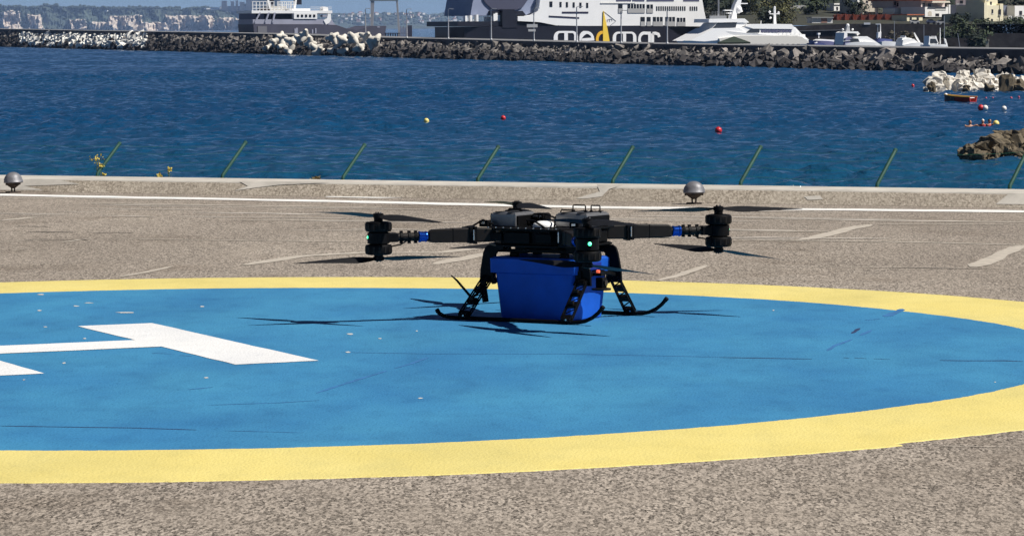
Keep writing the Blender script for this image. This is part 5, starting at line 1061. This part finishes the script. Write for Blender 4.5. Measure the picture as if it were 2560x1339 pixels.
# buoys
BC = {'red': mat('red_buoy', (.55, .02, .03), .4), 'yellow': mat('yellow_buoy', (.85, .70, .22), .4), 'white': mat('white_buoy', (.8, .78, .72), .4), 'pink': mat('faded_pink_buoy', (.5, .08, .14), .5)}
for px, py, c, s_, lab in ((1066, 310, 'yellow', 1.05, 'yellow mooring buoy floating left of the red ones'), (1258, 303, 'red', 1.05, 'red mooring buoy straight above the drone'), (1796, 336, 'red', 1.3, 'larger red buoy right of the drone'), (2282, 219, 'red', .8, 'small red float off the tip of the pale rocks'),
                           (2452, 278, 'red', 1.3, 'red buoy touching a white one below the rowing boat'), (2463, 278, 'white', 1.2, 'white buoy touching a red one below the rowing boat'), (2510, 279, 'white', 1.1, 'lone white buoy right of the red and white pair'), (2465, 250, 'pink', .5, 'tiny pink float right of the rowing boat'), (2482, 249, 'pink', .45, 'second tiny pink float right of the rowing boat'), (2528, 250, 'pink', .6, 'pink float near the right edge below the pale rocks'), (2547, 247, 'pink', .5, 'pink float at the right edge below the pale rocks'), (2490, 318, 'yellow', 1.2, 'pale yellow buoy beside the swimmers')):
    p = gz(px, py, SEA); r_ = .148*s_*(p.y/180)**.35; p.z += .07; bo = thing('buoy', lab, 'buoy', p, 0, 'buoys on the water')
    g = MB(); g.sphere((0, 0, r_*.75), r_, 14, 10); g.build('float', BC[c], bo, True)
    g = MB(); g.lathe((0, 0, 0), [(r_*.22, r_*1.65), (r_*.22, r_*1.92), (r_*.12, r_*2.0)], 8); g.build('mooring_eye', mat('buoy_eye', (.08, .08, .08), .6), bo)
# swimmers: head and shoulders above the water
SKIN = mat('tanned_skin', (.42, .22, .14), .55); HAIR = mat('dark_hair', (.02, .014, .01), .7); CAPW = mat('white_cap', (.8, .8, .78), .6); CAPR = mat('red_swim_vest', (.55, .04, .05), .6)
def swimmer(px, py, label, hairm, turn, vest=None, arm=0):
    p = gz(px, py, SEA); p.z += .09; r = thing('person', label, 'person', p, turn, 'swimmers in the water'); g = MB(); n = 14
    prof = [(.20, .12, -.55), (.21, .125, -.2), (.225, .12, -.02), (.215, .105, .05), (.14, .085, .095), (.062, .062, .12), (.058, .06, .155), (.07, .085, .18), (.078, .098, .235), (.078, .1, .28), (.066, .085, .335), (.035, .045, .365), (.01, .01, .372)]
    g.loft([[(a*math.cos(2*math.pi*k/n), b_*math.sin(2*math.pi*k/n)-(.012 if z > .17 else 0), z) for k in range(n)] for a, b_, z in prof])
    bd = g.build('body', SKIN, r, True)
    g = MB(); g.loft([[(a*math.cos(2*math.pi*k/n), b_*math.sin(2*math.pi*k/n)+.012, z) for k in range(n)] for a, b_, z in ((.082, .09, .235), (.086, .1, .285), (.075, .092, .345), (.04, .052, .38), (.01, .01, .386))]); g.build('hair', hairm, bd, True)
    g = MB(); g.sphere((0, -.112, .255), .014, 6, 5); g.build('nose', SKIN, bd, True)
    for s_ in (-1, 1):
        g = MB(); g.sphere((s_*.03, -.098, .28), .009, 6, 4); g.build('eye', HAIR, bd); g = MB(); g.sphere((s_*.081, -.01, .265), .018, 6, 4, (.4, .8, 1)); g.build('ear', SKIN, bd)
        g = MB(); g.tube([(s_*.2, 0, .02), (s_*.34, -.1, .03+arm*.05), (s_*.42, -.3, .01+arm*.03)], [.055, .045, .032], 8); g.build('arm', SKIN, bd, True)
    if vest:
        g = MB(); g.loft([[(a*math.cos(2*math.pi*k/n), b_*math.sin(2*math.pi*k/n), z) for k in range(n)] for a, b_, z in ((.225, .14, -.3), (.24, .14, 0), (.19, .12, .075))]); g.build('vest', vest, bd, True)
swimmer(2425, 321, 'dark-haired swimmer facing the shore, apart at the left', HAIR, .3, None, 1); swimmer(2457, 318, 'swimmer in a white cap and red vest, left of the group', CAPW, -.4, CAPR); swimmer(2474, 318, 'dark-haired swimmer in a red vest in the middle of the group', HAIR, .6, CAPR, 1)

# ------------------------------------------------------------------ air
hz = bpy.data.materials.new('sea_haze'); hz.use_nodes = True; t = hz.node_tree; t.nodes.clear(); ou = t.nodes.new('ShaderNodeOutputMaterial'); pv = t.nodes.new('ShaderNodeVolumePrincipled')
pv.inputs['Color'].default_value = (.40, .60, 1, 1); pv.inputs['Density'].default_value = .00003; pv.inputs['Anisotropy'].default_value = 0.0; t.links.new(pv.outputs[0], ou.inputs['Volume'])
g = MB(); g.box((0, 11500, 75), (30400, 27400, 162)); o = g.build('haze', hz); tag(o, 'thin blue sea haze', 'haze', kind='stuff')
